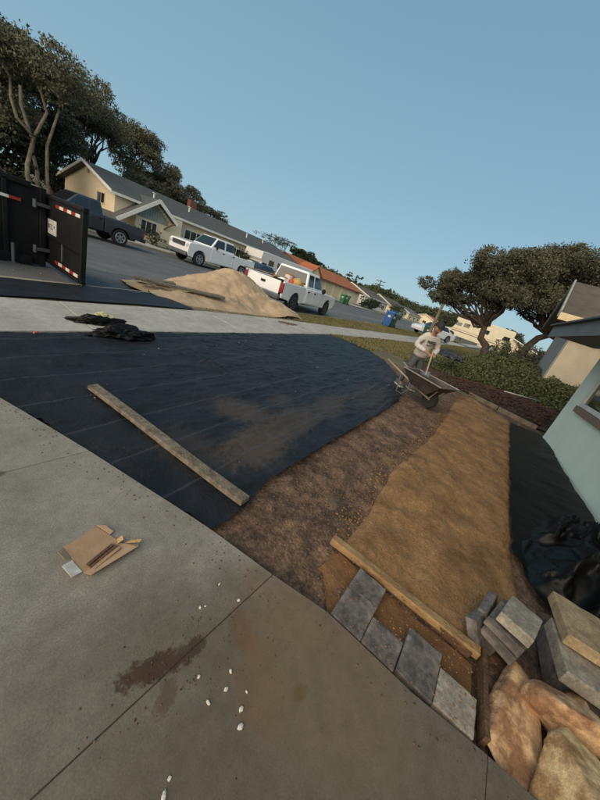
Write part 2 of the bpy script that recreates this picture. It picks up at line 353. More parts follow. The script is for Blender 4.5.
# sidewalk, slab by slab
sw = tag(thing('sidewalk', None, None), kind='structure')
edges = [-8, -6.2, -4.6, -3.0, -1.4, 0.1, 1.7, 3.2, 4.7, 6.25, 7.8, 9.3, 10.9, 12.4, 14.0, 15.5, 17, 18.6, 20.2, 22, 24, 26, 28, 31, 35, 40, 48, 60, 80, 139]
for i in range(len(edges) - 1):
    a, c = edges[i] + 0.0025, edges[i + 1] - 0.0025; dz = random.uniform(-0.004, 0.004); k = random.uniform(0, 0.0)
    b_ = MB(); p = [(a, float(interp(SW_N, a))), (c, float(interp(SW_N, c))), (c, float(interp(SW_F, c))), (a, float(interp(SW_F, a)))]
    b_.prism(p, 'z', -0.12, 0.0 + dz); b_.build('slab', m_walk, sw, bevel=0.01)

# driveway the photo was taken from: four poured panels along a gently bending edge
EDGE = [(-3.2, 1.30), (-0.78, 1.215), (-0.61, 1.20), (-0.35, 1.165), (0.1, 1.155), (0.44, 1.075), (0.88, 0.99), (1.82, 0.74), (2.63, 0.50), (3.3, 0.25), (3.95, 0.0)]
dw = tag(thing('driveway', None, None), kind='structure')
def ex(y): return float(np.interp(y, [p[0] for p in EDGE], [p[1] for p in EDGE]))
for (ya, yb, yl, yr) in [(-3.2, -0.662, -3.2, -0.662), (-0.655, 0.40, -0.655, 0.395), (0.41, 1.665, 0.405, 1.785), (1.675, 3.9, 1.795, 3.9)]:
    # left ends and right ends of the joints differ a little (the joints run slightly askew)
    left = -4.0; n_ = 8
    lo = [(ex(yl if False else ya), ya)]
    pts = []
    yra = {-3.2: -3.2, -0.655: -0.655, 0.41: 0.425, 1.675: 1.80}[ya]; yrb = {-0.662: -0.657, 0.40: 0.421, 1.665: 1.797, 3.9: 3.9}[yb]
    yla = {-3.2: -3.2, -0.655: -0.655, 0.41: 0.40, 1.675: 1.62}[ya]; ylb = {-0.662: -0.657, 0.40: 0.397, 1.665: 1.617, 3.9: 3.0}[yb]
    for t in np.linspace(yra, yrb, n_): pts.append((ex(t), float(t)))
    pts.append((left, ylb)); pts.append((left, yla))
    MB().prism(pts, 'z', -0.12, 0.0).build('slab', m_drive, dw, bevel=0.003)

fl = [(ex(t) - 0.004, float(t)) for t in np.linspace(-3.19, 3.88, 30)] + [(-3.99, 3.2), (-3.99, -3.19)]
tag(MB().prism(fl, 'z', -0.11, -0.005).build('joint_filler', mat('joint_grit', (0.085, 0.075, 0.058), 0.95, (0.05, 0.043, 0.033), 20)), kind='structure')
# ------------------------------------------------------------------ yard: soil, sand, cloth
def z_soil(x, y, d): return -0.075 + 0.045 * fbm(x, y, 2.5, 6, 0.62) + 0.034 * fbm(x, y, 14, 4) + 0.02 * sst((x - 2) / 3)
soil_poly = [(1.1, 0.5), (1.17, 0.1), (1.2, -0.35), (1.22, -0.8), (1.35, -2.6), (3.0, -2.6), (9.6, -1.9), (9.75, -1.3), (9.6, 0.4), (10.2, 2.2), (11.5, 4.9), (9.2, 5.06), (2.4, 4.27), (0.0, 3.9), (0.5, 2.63), (0.75, 1.82), (0.99, 0.9)]
tag(poly_sheet('soil_bed', soil_poly, 0.025, z_soil, m_soil), kind='structure')
def z_sand(x, y, d):
    rip = 0.050 * fbm(x * 0.75 + 3, y * 1.25, 3.6, 6, 0.62) + 0.034 * np.abs(fbm(x + 9, y, 7, 4)) + 0.050 * np.abs(fbm(x * 0.9 + 21, y * 1.2, 3.2, 3)) + 0.002
    # trowel and boot scallops
    return -0.052 + rip * sst(d / 0.12) - 0.03 * (1 - sst(d / 0.05)) + 0.012 * sst((x - 2.5) / 3)
sand_poly = [(9.4, 0.36), (8.55, -0.70), (6.5, -0.73), (4.9, -0.74), (2.9, -0.78), (2.31, -0.84), (2.07, -0.66), (1.66, -0.61), (1.63, 0.28), (2.29, 0.31), (3.2, 0.42), (4.4, 0.36), (6.0, 0.42), (7.8, 0.55)]
tag(poly_sheet('sand_bed', sand_poly, 0.022, z_sand, m_sand, ragged=0.035, rf=14), kind='structure')
inner = [(1.38, 0.28), (1.20, 0.10), (1.20, 0.02), (1.22, -0.58), (1.60, -0.58), (1.57, 0.30)]
tag(poly_sheet('paver_bedding', inner, 0.02, lambda x, y, d: -0.062 + 0.03 * fbm(x, y, 8, 5), mat('wet_sand', (0.23, 0.115, 0.045), 0.9, (0.12, 0.058, 0.024), 6, 0.5, 60), ragged=0.03, rf=9), kind='structure')
def z_fab(x, y, d):
    w = 0.026 * fbm(x * 0.5 + y * 0.25, y * 1.6 - x * 0.4, 2.2, 5, 0.6) + 0.020 * np.abs(fbm(x * 0.7, y * 2.6, 3.5, 4, 0.6)) + 0.02 * fbm(x, y, 0.8, 2)
    rd = lambda a, k: np.clip(1 - np.abs(a) * k, 0, 1) ** 1.5
    cr = 0.014 * rd(fbm(x * 0.35 + y * 0.5, y * 1.7 - x * 0.15, 2.4, 3), 9) + 0.010 * rd(fbm(x * 0.55 + 7, y * 2.2 + x * 0.3, 3.8, 3), 8) + 0.006 * rd(fbm(x * 1.2 + 17, y * 1.6 + x * 0.5, 5, 2), 9)
    wx = x - 2.64 - 0.05 * np.sin(y * 3.0)
    fold = (0.026 * np.exp(-(wx / 0.04) ** 2) + 0.016 * np.exp(-((wx - 0.13) / 0.03) ** 2)) * sst((y - 2.5) / 0.3) * (1 - sst((y - 3.6) / 0.3))
    seam = 0.006 * sst((y - 2.05 - 0.07 * x) / 0.03)
    return -0.026 + w + cr + fold + seam
fab_poly = [(0.02, 3.93), (0.78, 4.02), (1.72, 4.12), (3.4, 4.36), (6.3, 4.72), (9.0, 4.98), (9.9, 4.62), (9.5, 3.6), (8.97, 2.85), (7.9, 2.1), (6.87, 1.56), (5.52, 1.20), (4.1, 1.10), (2.68, 1.04), (1.64, 0.97), (1.28, 0.86), (1.02, 0.86), (0.75, 1.82), (0.51, 2.63), (0.25, 3.35)]
tag(poly_sheet('landscape_fabric', fab_poly, 0.022, z_fab, m_fabric, ragged=0.025, rf=3),
    'large black landscape fabric covering the bare yard between sidewalk and driveway', 'ground cover')
dk_poly = [(8.35, -0.68), (8.45, -1.30), (8.0, -1.36), (6.14, -1.46), (4.5, -1.60), (3.0, -1.75), (2.5, -1.5), (2.55, -0.95), (2.85, -0.74), (3.8, -0.72), (5.4, -0.70), (7.0, -0.68)]
tag(poly_sheet('weed_barrier', dk_poly, 0.03, lambda x, y, d: -0.012 + 0.03 * fbm(x, y, 3, 4) + 0.10 * sst((-1.05 - y) / 0.4) * (1 - sst((x - 7.5) / 1)) * 0.3, m_plast, ragged=0.03),
    'narrow black weed barrier strip lying along the foot of the pale green wall', 'ground cover')
tag(poly_sheet('parkway_fabric', [(-1.5, 4.95), (1.06, 5.36), (2.7, 5.70), (4.45, 6.02), (4.1, 6.95), (3.93, 7.0), (2.6, 6.70), (1.27, 6.34), (-1.5, 5.75)], 0.04,
    lambda x, y, d: 0.012 + 0.02 * fbm(x, y, 2, 3), m_fabric, ragged=0.015), 'strip of black fabric between the sidewalk and the kerb', 'ground cover')
# parkway soil and turf strip under grass
m_dirt = mat('dry_dirt', (0.20, 0.14, 0.085), 0.95, (0.10, 0.085, 0.04), 1.5, 0.6, 30)
tag(ribbon('parkway_soil', off(SW_F, 0.0), off(KERB, -0.11), -8, 60, 0.5, 0, m_dirt, 6, zt=lambda x, y: -0.02 + 0.03 * float(fbm(np.array([x]), np.array([y]), 2, 3)[0])), kind='structure')

# concrete edging between sand and planting bank
edge = MB()
for (a, c) in [((9.62, 0.42), (9.36, -0.35)), ((9.35, -0.37), (9.02, -1.25))]: edge.bar((*a, -0.02), (*c, -0.02), 0.07, 0.14)
tag(edge.build('garden_edging', mat('old_concrete', (0.22, 0.17, 0.12), 0.9, (0.12, 0.09, 0.06), 6, 0.4, 40), bevel=0.012), 'low dirty concrete edging at the far end of the sand bed', 'edging')
m_mulch = mat('dark_mulch', (0.085, 0.042, 0.026), 0.95, (0.03, 0.017, 0.012), 6, 1.0, 40)
tag(poly_sheet('planting_bank', [(9.65, 0.40), (9.4, -0.35), (9.05, -1.28), (9.3, -2.8), (13.5, -3.2), (13.5, 1.0), (11.2, 2.7), (10.2, 2.0)], 0.04,
    lambda x, y, d: mound(x, y) + 0.0 + 0.10 * fbm(x, y, 2.2, 6, 0.6) * sst(d / 0.2) - 0.005, m_mulch, ragged=0.04), kind='structure')

# ------------------------------------------------------------------ materials for things
m_wood = mat('weathered_wood', (0.20, 0.165, 0.120), 0.88, (0.085, 0.067, 0.047), 18, 0.5, 60)
m_pine = mat('new_pine', (0.42, 0.27, 0.12), 0.75, (0.27, 0.16, 0.07), 9, 0.3, 60)
m_wdark = mat('dark_wood', (0.14, 0.075, 0.035), 0.85, (0.07, 0.035, 0.018), 10, 0.5, 60)
m_paver = mat('grey_paver', (0.220, 0.190, 0.165), 0.9, (0.078, 0.068, 0.063), 8, 0.35, 220, detail=10, contrast=(0.40, 0.66))
m_pavel = mat('pale_paver', (0.36, 0.32, 0.26), 0.88, (0.22, 0.19, 0.15), 9, 0.25, 160, detail=9)
m_paveb = mat('tan_paver', (0.40, 0.30, 0.18), 0.88, (0.26, 0.185, 0.10), 8, 0.25, 120, detail=9)
m_rock = mat('tan_rock', (0.64, 0.42, 0.23), 0.92, (0.27, 0.14, 0.07), 5, 0.25, 110, contrast=(0.42, 0.56), detail=5)
m_rock2 = mat('yellow_rock', (0.66, 0.48, 0.26), 0.92, (0.34, 0.20, 0.09), 6, 0.25, 110, contrast=(0.42, 0.56), detail=5)
m_card = mat('cardboard', (0.36, 0.235, 0.135), 0.85, (0.29, 0.185, 0.105), 14, 0.1, 60)
m_cardin = mat('cardboard_inside', (0.43, 0.29, 0.17), 0.85, (0.37, 0.245, 0.14), 14)
m_white = mat('white_chip', (0.70, 0.66, 0.58), 0.7, (0.5, 0.46, 0.38), 30)
m_tyre = mat('tyre_rubber', (0.014, 0.014, 0.015), 0.85)
m_rimm = mat('alloy_rim', (0.42, 0.43, 0.44), 0.35, metal=0.8)
m_rimd = mat('dark_rim', (0.10, 0.10, 0.11), 0.4, metal=0.7)
m_glass = mat('vehicle_glass', (0.012, 0.015, 0.018), 0.08, spec=0.8)
m_vwhite = mat('white_car_paint', (0.74, 0.75, 0.76), 0.3, (0.70, 0.71, 0.72), 2, spec=0.5, coat=0.5)
m_vgrey = mat('dark_blue_grey_paint', (0.028, 0.034, 0.044), 0.3, (0.024, 0.03, 0.04), 2, coat=0.6)
m_vblue = mat('dark_blue_paint', (0.02, 0.035, 0.075), 0.3, coat=0.6)
m_under = mat('underbody', (0.008, 0.008, 0.009), 0.9)
m_chrome = mat('chrome', (0.5, 0.5, 0.52), 0.25, metal=0.9)
m_bump = mat('grey_bumper', (0.14, 0.15, 0.17), 0.4, metal=0.4)
m_red = mat('red_lens', (0.22, 0.012, 0.01), 0.25)
m_lens = mat('clear_lens', (0.55, 0.55, 0.52), 0.15)
m_plate = mat('licence_plate', (0.6, 0.6, 0.58), 0.5)
m_black = mat('black_steel', (0.006, 0.006, 0.007), 0.55, (0.010, 0.010, 0.011), 4, 0.15, 30, spec=0.25)
m_tapew = mat('white_tape', (0.70, 0.68, 0.62), 0.4)
m_taper = mat('red_tape', (0.32, 0.03, 0.025), 0.4)
m_cream = mat('cream_stucco', (0.74, 0.63, 0.44), 0.9, (0.68, 0.58, 0.41), 1.2, 0.25, 50)
m_trim = mat('pale_trim', (0.72, 0.71, 0.66), 0.7)
m_trimc = mat('cream_trim', (0.62, 0.50, 0.30), 0.7)
m_roofg = mat('grey_shingle', (0.105, 0.11, 0.105), 0.9, (0.075, 0.078, 0.078), 3, 0.6, 14)
m_roofo = mat('orange_tile', (0.40, 0.135, 0.055), 0.9, (0.27, 0.085, 0.038), 2.2, 0.6, 14)
m_roofb = mat('brown_shingle', (0.105, 0.085, 0.062), 0.9, (0.07, 0.056, 0.043), 2.2, 0.6, 14)
m_mint = mat('mint_stucco', (0.70, 0.82, 0.74), 0.9, (0.63, 0.75, 0.68), 1.6, 0.25, 35)
m_fasc = mat('slate_fascia', (0.15, 0.17, 0.18), 0.7, (0.12, 0.135, 0.14), 3)
m_side = mat('grey_siding', (0.30, 0.315, 0.30), 0.85, (0.23, 0.245, 0.235), 4, 0.3, 40)
m_tanw = mat('tan_stucco', (0.50, 0.44, 0.33), 0.9, (0.43, 0.375, 0.28), 2, 0.3, 40)
grain(m_paver, 90, 0.88, 1.14, 30); grain(m_pavel, 90, 0.8, 1.22, 25); grain(m_paveb, 90, 0.8, 1.22, 25); grain(m_rock, 70, 0.84, 1.2, 22); grain(m_rock2, 70, 0.84, 1.2, 22); grain(m_pine, 120, 0.8, 1.2); grain(m_wdark, 120, 0.7, 1.3)
m_bark = mat('rough_bark', (0.085, 0.062, 0.046), 0.95, (0.04, 0.03, 0.024), 6, 1.0, 14)
m_barkp = mat('pale_bark', (0.27, 0.225, 0.16), 0.9, (0.14, 0.11, 0.08), 3, 0.5, 10)

def leafmat(name, c1, c2, c3=None):
    if name in _m: return _m[name]
    m = mat(name, c1, 0.75, c2, 0.8, spec=0.25); n, b = nodes_of(m); base = b.inputs['Base Color'].links[0].from_socket
    g = n.nodes.new('ShaderNodeNewGeometry'); r = n.nodes.new('ShaderNodeMapRange'); r.inputs['To Min'].default_value = 0; r.inputs['To Max'].default_value = 0.75
    n.links.new(g.outputs['Random Per Island'], r.inputs['Value'])
    n.links.new(mixcol(n, r.outputs[0], base, c3 or tuple(q * 1.6 for q in c1)), b.inputs['Base Color']); return m
l_oak = leafmat('oak_leaf', (0.072, 0.073, 0.045), (0.042, 0.043, 0.029), (0.125, 0.120, 0.078))
l_euc = leafmat('eucalyptus_leaf', (0.110, 0.108, 0.066), (0.060, 0.062, 0.040), (0.20, 0.19, 0.12))
l_dark = leafmat('cypress_leaf', (0.022, 0.036, 0.018), (0.012, 0.020, 0.011), (0.04, 0.055, 0.025))
l_ivy = leafmat('ivy_leaf', (0.068, 0.085, 0.036), (0.034, 0.045, 0.020), (0.135, 0.15, 0.070))
l_far = leafmat('far_leaf', (0.050, 0.066, 0.034), (0.030, 0.042, 0.022), (0.075, 0.085, 0.042))
l_grass = leafmat('grass_blade', (0.13, 0.135, 0.052), (0.09, 0.09, 0.04), (0.24, 0.20, 0.10))

def quads(P, size, rng, flat=0.0, asp=0.5):
    """leaf-shaped quads at points P (n,3)"""
    n = len(P); a = rng.normal(size=(n, 3)); 
    if flat: a[:, 2] *= (1 - flat)
    a /= np.linalg.norm(a, axis=1)[:, None]; b = rng.normal(size=(n, 3)); b -= a * (a * b).sum(1)[:, None]; b /= np.linalg.norm(b, axis=1)[:, None]
    s = (size * (0.6 + 0.8 * rng.rand(n)))[:, None]
    V = np.stack([P - a * s * 0.5, P + b * s * asp * 0.5, P + a * s * 0.5, P - b * s * asp * 0.5], 1).reshape(-1, 3)
    F = np.arange(4 * n).reshape(n, 4); return V, F
def crown_pts(clumps, per, rng, shell=0.55):
    """clumps: list of (x,y,z,rx,ry,rz); points thrown through each clump, denser near its skin, in little sprays"""
    out = []
    for (x, y, z, rx, ry, rz) in clumps:
        k = max(6, int(per * (rx * ry * rz) ** (2 / 3))); ns = max(3, k // 14)
        d = rng.normal(size=(ns, 3)); d /= np.linalg.norm(d, axis=1)[:, None]; r = shell + (1 - shell) * rng.rand(ns) ** 0.6
        c = d * r[:, None]
        idx = rng.randint(0, ns, k); p = c[idx] + rng.normal(size=(k, 3)) * 0.13
        out.append(p * [rx, ry, rz] + [x, y, z])
    return np.concatenate(out)

def make_tree(name, label, loc, limbs, clumps, per, size, leaf, bark, rng, group=None, flat=0.0, trunk_r=None, cat='tree'):
    t = thing(name, label, cat, loc, 0, group)
    b = MB()
    for pts, r0, r1 in limbs:
        k = len(pts); b.tube(pts, [r0 + (r1 - r0) * i / (k - 1) for i in range(k)], 8)
    b.build('trunk', bark, t, smooth=True)
    P = crown_pts(clumps, per, rng); V, F = quads(P, size, rng, flat); fast_mesh('crown', V, F, leaf, t)
    return t

def wob(a, b, n, amp, rng):
    a, b = np.array(a, float), np.array(b, float); L = np.linalg.norm(b - a)
    return [tuple(a + (b - a) * i / n + (rng.normal(size=3) * amp * L * (1 if 0 < i < n else 0))) for i in range(n + 1)]

# ------------------------------------------------------------------ houses
def window(parent, c, w, h, axis, frame=m_trim, pane=None, mull=1, d=0.05, fr=0.06):
    """axis 'y-': lies in a wall facing -y; 'x-': facing -x; 'y+': facing +y. c is the centre on the wall face"""
    pane = pane or m_glass; f = MB(); g = MB()
    def pt(u, v, o):
        if axis == 'y-': return (c[0] + u, c[1] - o, c[2] + v)
        if axis == 'y+': return (c[0] + u, c[1] + o, c[2] + v)
        return (c[0] - o, c[1] + u, c[2] + v)
    def bx(mb, u0, u1, v0, v1, o0, o1):
        a, b_ = Vector(pt(u0, v0, o0)), Vector(pt(u1, v1, o1)); mb.box((a + b_) / 2, tuple(abs(q) for q in (b_ - a)))
    bx(f, -w / 2, w / 2, h / 2 - fr, h / 2, -0.02, d); bx(f, -w / 2, w / 2, -h / 2, -h / 2 + fr, -0.02, d)
    bx(f, -w / 2, -w / 2 + fr, -h / 2 + fr, h / 2 - fr, -0.02, d - 0.003); bx(f, w / 2 - fr, w / 2, -h / 2 + fr, h / 2 - fr, -0.02, d - 0.003)
    for k in range(1, mull + 1):
        u = -w / 2 + w * k / (mull + 1); bx(f, u - 0.02, u + 0.02, -h / 2 + fr, h / 2 - fr, -0.02, d - 0.01)
    fo = f.build('window', frame, parent); bx(g, -w / 2 + fr, w / 2 - fr, -h / 2 + fr, h / 2 - fr, 0.002, 0.014); g.build('pane', pane, fo)
    return fo

def gable_roof_x(mb, x0, x1, y0, yr, y1, ze, zr, th=0.12):
    """ridge along x at yr; slab roof of thickness th"""
    mb.prism([(y0, ze), (yr, zr), (y1, ze), (y1, ze - th), (yr, zr - th), (y0, ze - th)], 'x', x0, x1)

def hipless(name, label, x0, x1, y0, y1, eave, ridge, wall, roof, zb=-0.2, oh=0.5, group=None, trim=m_trim, courses=True):
    t = thing(name, label, 'house', ((x0 + x1) / 2, y0, 0), 0, group); X0, X1 = -(x1 - x0) / 2, (x1 - x0) / 2; D = y1 - y0; yr = D / 2
    sl = (ridge - eave) / (yr); 
    w = MB(); w.prism([(oh, zb), (D - oh, zb), (D - oh, eave + sl * oh - 0.13), (yr, ridge - 0.13), (oh, eave + sl * oh - 0.13)], 'x', X0 + oh, X1 - oh); w.build('wall', wall, t)
    r = MB(); gable_roof_x(r, X0, X1, 0, yr, D, eave, ridge)
    ro = r.build('roof', roof, t)
    if courses:   # the shingle courses stand proud as low steps
        cb = MB(); k = int(math.hypot(yr, ridge - eave) / 0.28)
        for i in range(k):
            ya, yb = yr * i / k, yr * (i + 1) / k; za, zb_ = eave + sl * ya, eave + sl * yb
            cb.prism([(ya, za + 0.002), (ya, za + 0.028), (yb, zb_ + 0.008), (yb, zb_ + 0.002)], 'x', X0 + 0.01, X1 - 0.01)
        so = cb.build('shingle_courses', roof, ro); so['kind'] = 'stuff'
    f = MB(); f.box((0, -0.02, eave - 0.07), (X1 - X0 + 0.04, 0.035, 0.17)); f.build('fascia', trim, t)
    g = MB(); g.bar((X0 - 0.02, 0, eave - 0.02), (X0 - 0.02, yr, ridge - 0.02), 0.035, 0.19); g.bar((X0 - 0.02, D, eave - 0.02), (X0 - 0.02, yr + 0.001, ridge - 0.02), 0.035, 0.19); g.build('rake_board', trim, t)
    return t, X0, X1

# grey-roofed bungalow across the street
HG, X0, X1 = hipless('bungalow', 'long cream bungalow with grey shingle roof and a steep white-trimmed entrance gable across the street', 11.0, 33.0, 26.0, 36.0, 2.56, 4.03, m_cream, m_roofg, oh=0.45)
cx = 22.0
L_ = lambda x: x - cx
window(HG, (X0 + 0.45, 2.6, 1.95), 1.3, 0.75, 'x-', m_trimc, mull=1)
v = MB(); v.box((X0 + 0.42, 5.0, 3.45), (0.05, 0.35, 0.25)); v.build('gable_vent', m_side, HG)
# entrance gable
pm = MB(); pm.prism([(L_(12.6), -0.2), (L_(16.3), -0.2), (L_(16.3), 2.35), (L_(15.0), 2.35), (L_(13.9), 2.95), (L_(12.6), 1.95)], 'y', -0.35, 1.2); pm.build('entrance_wall', m_cream, HG)
pr = MB(); pr.prism([(L_(11.1), 1.02), (L_(13.9), 3.16), (L_(15.5), 1.98), (L_(15.5), 1.84), (L_(13.9), 2.99), (L_(11.1), 0.88)], 'y', -0.98, 4.4); pr.build('entrance_roof', m_roofg, HG)
pf = MB(); pf.bar((L_(11.05), -1.0, 0.95), (L_(13.92), -1.0, 3.08), 0.05, 0.24); pf.bar((L_(15.55), -1.003, 1.90), (L_(13.88), -1.003, 3.08), 0.05, 0.24); pf.build('entrance_rake', m_trim, HG)
pg = MB(); 
for i in range(13):
    x_ = 12.72 + i * 0.19; zt_ = 2.84 - 0.76 * abs(x_ - 13.9); pg.box((L_(x_), -0.37, (1.62 + zt_) / 2), (0.175, 0.03, zt_ - 1.62)) if zt_ > 1.72 else None
pg.build('gable_siding', m_side, HG)
window(HG, (L_(13.6), -0.35, 1.05), 1.3, 0.95, 'y-', mull=2)
br = MB(); br.bar((L_(15.3), -0.95, 1.95), (L_(14.8), -0.37, 1.3), 0.07, 0.09); br.build('roof_bracket', m_wdark, HG)
window(HG, (L_(18.0), 0.45, 1.45), 1.8, 1.0, 'y-', mull=2)
gd = MB(); gd.box((L_(27.5), 0.44, 1.05), (4.4, 0.04, 2.1)); gdo = gd.build('garage_door', m_trimc, HG)
for k in range(4):
    q = MB(); q.box((L_(27.5), 0.405, 0.28 + 0.52 * k), (4.3, 0.03, 0.49)); q.build('door_panel', m_trimc, gdo, bevel=0.01)
dd = MB(); dd.box((L_(20.6), 0.43, 1.0), (1.0, 0.05, 2.05)); ddo = dd.build('front_door', m_wdark, HG); q = MB(); q.blob((L_(20.98), 0.39, 1.0), 0.035, 8, 6); q.build('handle', m_chrome, ddo)
window(HG, (L_(23.1), 0.45, 1.4), 1.2, 1.0, 'y-', mull=1)
for (x, y) in ((15.2, 2.4), (18.9, 3.0), (26.0, 2.6), (29.2, 3.2)):
    q = MB(); zz = 2.56 + 1.47 * y / 5; q.tube([(L_(x), y, zz), (L_(x), y, zz + 0.38)], 0.07, 8); q.box((L_(x), y, zz + 0.42), (0.2, 0.2, 0.05)); q.build('roof_vent', m_trim, HG)
ch = MB(); ch.box((L_(20.6), 5.3, 4.25), (0.7, 0.6, 0.9)); ch.build('chimney', mat('brick_red', (0.2, 0.08, 0.05), 0.9, (0.12, 0.05, 0.035), 8), HG)
# lawn and drive on the far side
m_lawn = mat('far_lawn', (0.10, 0.12, 0.045), 0.95, (0.07, 0.08, 0.03), 1.2, 0.5, 20)
tag(ribbon('far_verge', off(FKERB, 0.06), off(FKERB, 0.9), -30, 139, 1.0, -0.012, m_lawn), kind='structure')
for (a, c) in ((9.0, 13.2), (24.5, 30.5), (44, 49)):
    d = MB(); d.prism([(a, 21.4), (c, 21.4), (c, 26.3), (a, 26.3)], 'z', -0.05, 0.028); tag(d.build('far_driveway', m_walk), kind='structure')

# orange-roofed house
HO, X0, X1 = hipless('tiled_house', 'tan house with long orange tiled roof and pale garage doors further down the street', 35.0, 54.0, 26.0, 35.0, 2.15, 3.75, m_cream, m_roofo, oh=0.5, trim=mat('dark_trim', (0.1, 0.06, 0.04), 0.8))
for k, x in enumerate((-4.5, -1.9, 0.7, 3.3)):
    q = MB(); q.box((x, 0.46, 0.95), (2.0, 0.06, 1.8)); q.build('panel_door', m_trimc, HO, bevel=0.01)
pg = MB(); pg.prism([(-9.4, 2.2), (-8.1, 3.2), (-6.8, 2.2)], 'y', -0.7, 1.6); pg.build('dormer_gable', m_trimc, HO)
rf = MB(); rf.prism([(-9.6, 2.12), (-8.1, 3.28), (-6.6, 2.12), (-6.6, 2.24), (-8.1, 3.42), (-9.6, 2.24)], 'y', -0.9, 1.9); rf.build('dormer_roof', m_roofo, HO)
# houses further down the hill
def far_house(label, x0, x1, y0, y1, e, r, wall, roof, zb, n=3):
    t, a, c = hipless('bungalow', label, x0, x1, y0, y1, e, r, wall, roof, zb=zb, oh=0.4, group='houses further down the street', courses=False)
    for k in range(n):
        x = a + (c - a) * (k + 0.7) / (n + 0.4); window(t, (x, 0.4, e - 1.15), 1.4, 0.9, 'y-', mull=1)
    window(t, (a + 0.4, (y1 - y0) * 0.45, e - 1.1), 1.4, 0.9, 'x-', mull=1)
    return t
far_house('brown-roofed house with an open dark carport after the orange-roofed house', 58, 70, 26.5, 36, 2.1, 3.6, m_trim, m_roofb, -0.2)
far_house('cream house with pale brown roof behind the blue recycling bin', 76, 90, 28, 37, 1.9, 3.7, m_cream, m_roofb, -0.2)
far_house('low grey-roofed house further along the far side of the street', 95, 110, 29, 38, 1.9, 3.3, m_cream, m_roofg, -0.2)
far_house('small cream house near the end of the street', 118, 132, 26, 35, 2.0, 3.6, m_cream, m_roofo, -0.2)
far_house('low tan house beyond the white parked car', 84, 98, -4, 8, 2.6, 4.2, m_tanw, m_roofb, 0.0)
cpt = MB()

# right-hand neighbour: gable end to the street, seen past our wall
HN = thing('neighbour_house', 'tan neighbour house with grey grooved gable siding behind the green bank', 'house', (12.0, -0.75, 0))
w = MB(); w.prism([(0.45, -0.1), (5.7, -0.1), (5.7, 2.98), (3.05, 4.12), (0.45, 2.98)], 'y', -9.5, -0.35); w.build('wall', m_tanw, HN)
for i in range(26):
    x = 0.47 + i * 0.2; zt = 2.93 + (1.17 * (1 - abs(x + 0.09 - 3.05) / 2.6)); q = MB(); q.box((x + 0.09, -0.33, zt / 2 + 0.0), (0.175, 0.03, zt)); q.build('siding_board', m_side, HN, bevel=0.006)
rr = MB(); rr.prism([(-0.05, 2.90), (3.05, 4.36), (6.2, 2.90), (6.2, 2.78), (3.05, 4.22), (-0.05, 2.78)], 'y', -9.8, 0.25); rr.build('roof', m_roofb, HN)
rk = MB(); rk.bar((-0.08, 0.27, 2.86), (3.05, 0.27, 4.33), 0.05, 0.2); rk.bar((6.25, 0.273, 2.86), (3.05, 0.273, 4.33), 0.05, 0.2); rk.build('rake_board', m_side, HN)
fc = MB(); fc.box((-0.09, -4.8, 2.80), (0.05, 10.1, 0.2)); fc.build('fascia', m_trimc, HN)
for i in range(14):
    q = MB(); q.bar((-0.02, -0.3 - i * 0.7, 2.74), (0.5, -0.3 - i * 0.7, 2.93), 0.05, 0.09); q.build('rafter_tail', m_tanw, HN)

# our own pale green house on the right
HB = thing('green_house', 'pale green stucco house wall with slate eave at the right edge', 'house', (8.24, -1.32, 0), math.atan2(-1.68 + 1.32, 4.74 - 8.24) + math.pi)
# local +x runs along the wall towards the neighbour; the wall is at y = 0 and the house lies on -y
w = MB(); w.prism([(-9.6, -0.2), (0, -0.2), (0, 2.02), (-9.6, 2.02)], 'y', -7.0, 0.0); w.build('wall', m_mint, HB)
ra = MB(); ra.prism([(0.86, 2.03), (0.86, 2.14), (-3.0, 3.1), (-7.5, 3.1), (-7.5, 2.03)], 'x', -10.0, 0.75)
ra = MB(); ra.prism([(0.80, 2.24), (-3.4, 3.7), (-7.8, 2.24), (-7.8, 2.16), (-3.4, 3.6), (0.80, 2.16)], 'x', -10.0, 0.78); ra.build('roof', m_roofb, HB)
so = MB(); so.box((-4.62, 0.39, 2.045), (10.7, 0.80, 0.03)); so.build('soffit', m_fasc, HB)
fa = MB(); fa.box((-4.62, 0.82, 2.11), (10.84, 0.035, 0.27)); fa.build('fascia', m_fasc, HB, bevel=0.004)
gu = MB(); gu.box((-4.62, 0.87, 2.225), (10.9, 0.075, 0.03)); gu.build('gutter_lip', mat('gutter_paint', (0.085, 0.095, 0.1), 0.6), HB)
rk = MB(); rk.bar((0.80, 0.82, 2.14), (0.80, -3.4, 3.62), 0.035, 0.22); rk.build('rake_board', m_fasc, HB)
# window with white frame and tan sill
wx, wz = -1.0, 1.0
HW = MB()
m_wf = mat('white_window_frame', (0.66, 0.68, 0.66), 0.6)
def bxl(x0, x1, z0, z1, y0, y1): 
    return MB().box(((x0 + x1) / 2, (y0 + y1) / 2, (z0 + z1) / 2), (x1 - x0, y1 - y0, z1 - z0))
wx1 = -0.82; wx0 = wx1 - 1.9; z0, z1 = 0.93, 1.86
f = MB()
for a in ((wx0, wx1, z1 - 0.07, z1), (wx0, wx1, z0, z0 + 0.075), (wx0, wx0 + 0.07, z0 + 0.075, z1 - 0.07), (wx1 - 0.07, wx1, z0 + 0.075, z1 - 0.07), (wx0 + 0.92, wx0 + 0.97, z0 + 0.075, z1 - 0.07)):
    f.box(((a[0] + a[1]) / 2, 0.02, (a[2] + a[3]) / 2), (a[1] - a[0], 0.06, a[3] - a[2]))
wo_ = f.build('window', m_wf, HB, bevel=0.004)
bxl(wx0 + 0.07, wx1 - 0.07, z0 + 0.075, z1 - 0.07, 0.003, 0.012).build('pane', mat('dark_green_glass', (0.01, 0.02, 0.014), 0.05, spec=0.8), wo_)
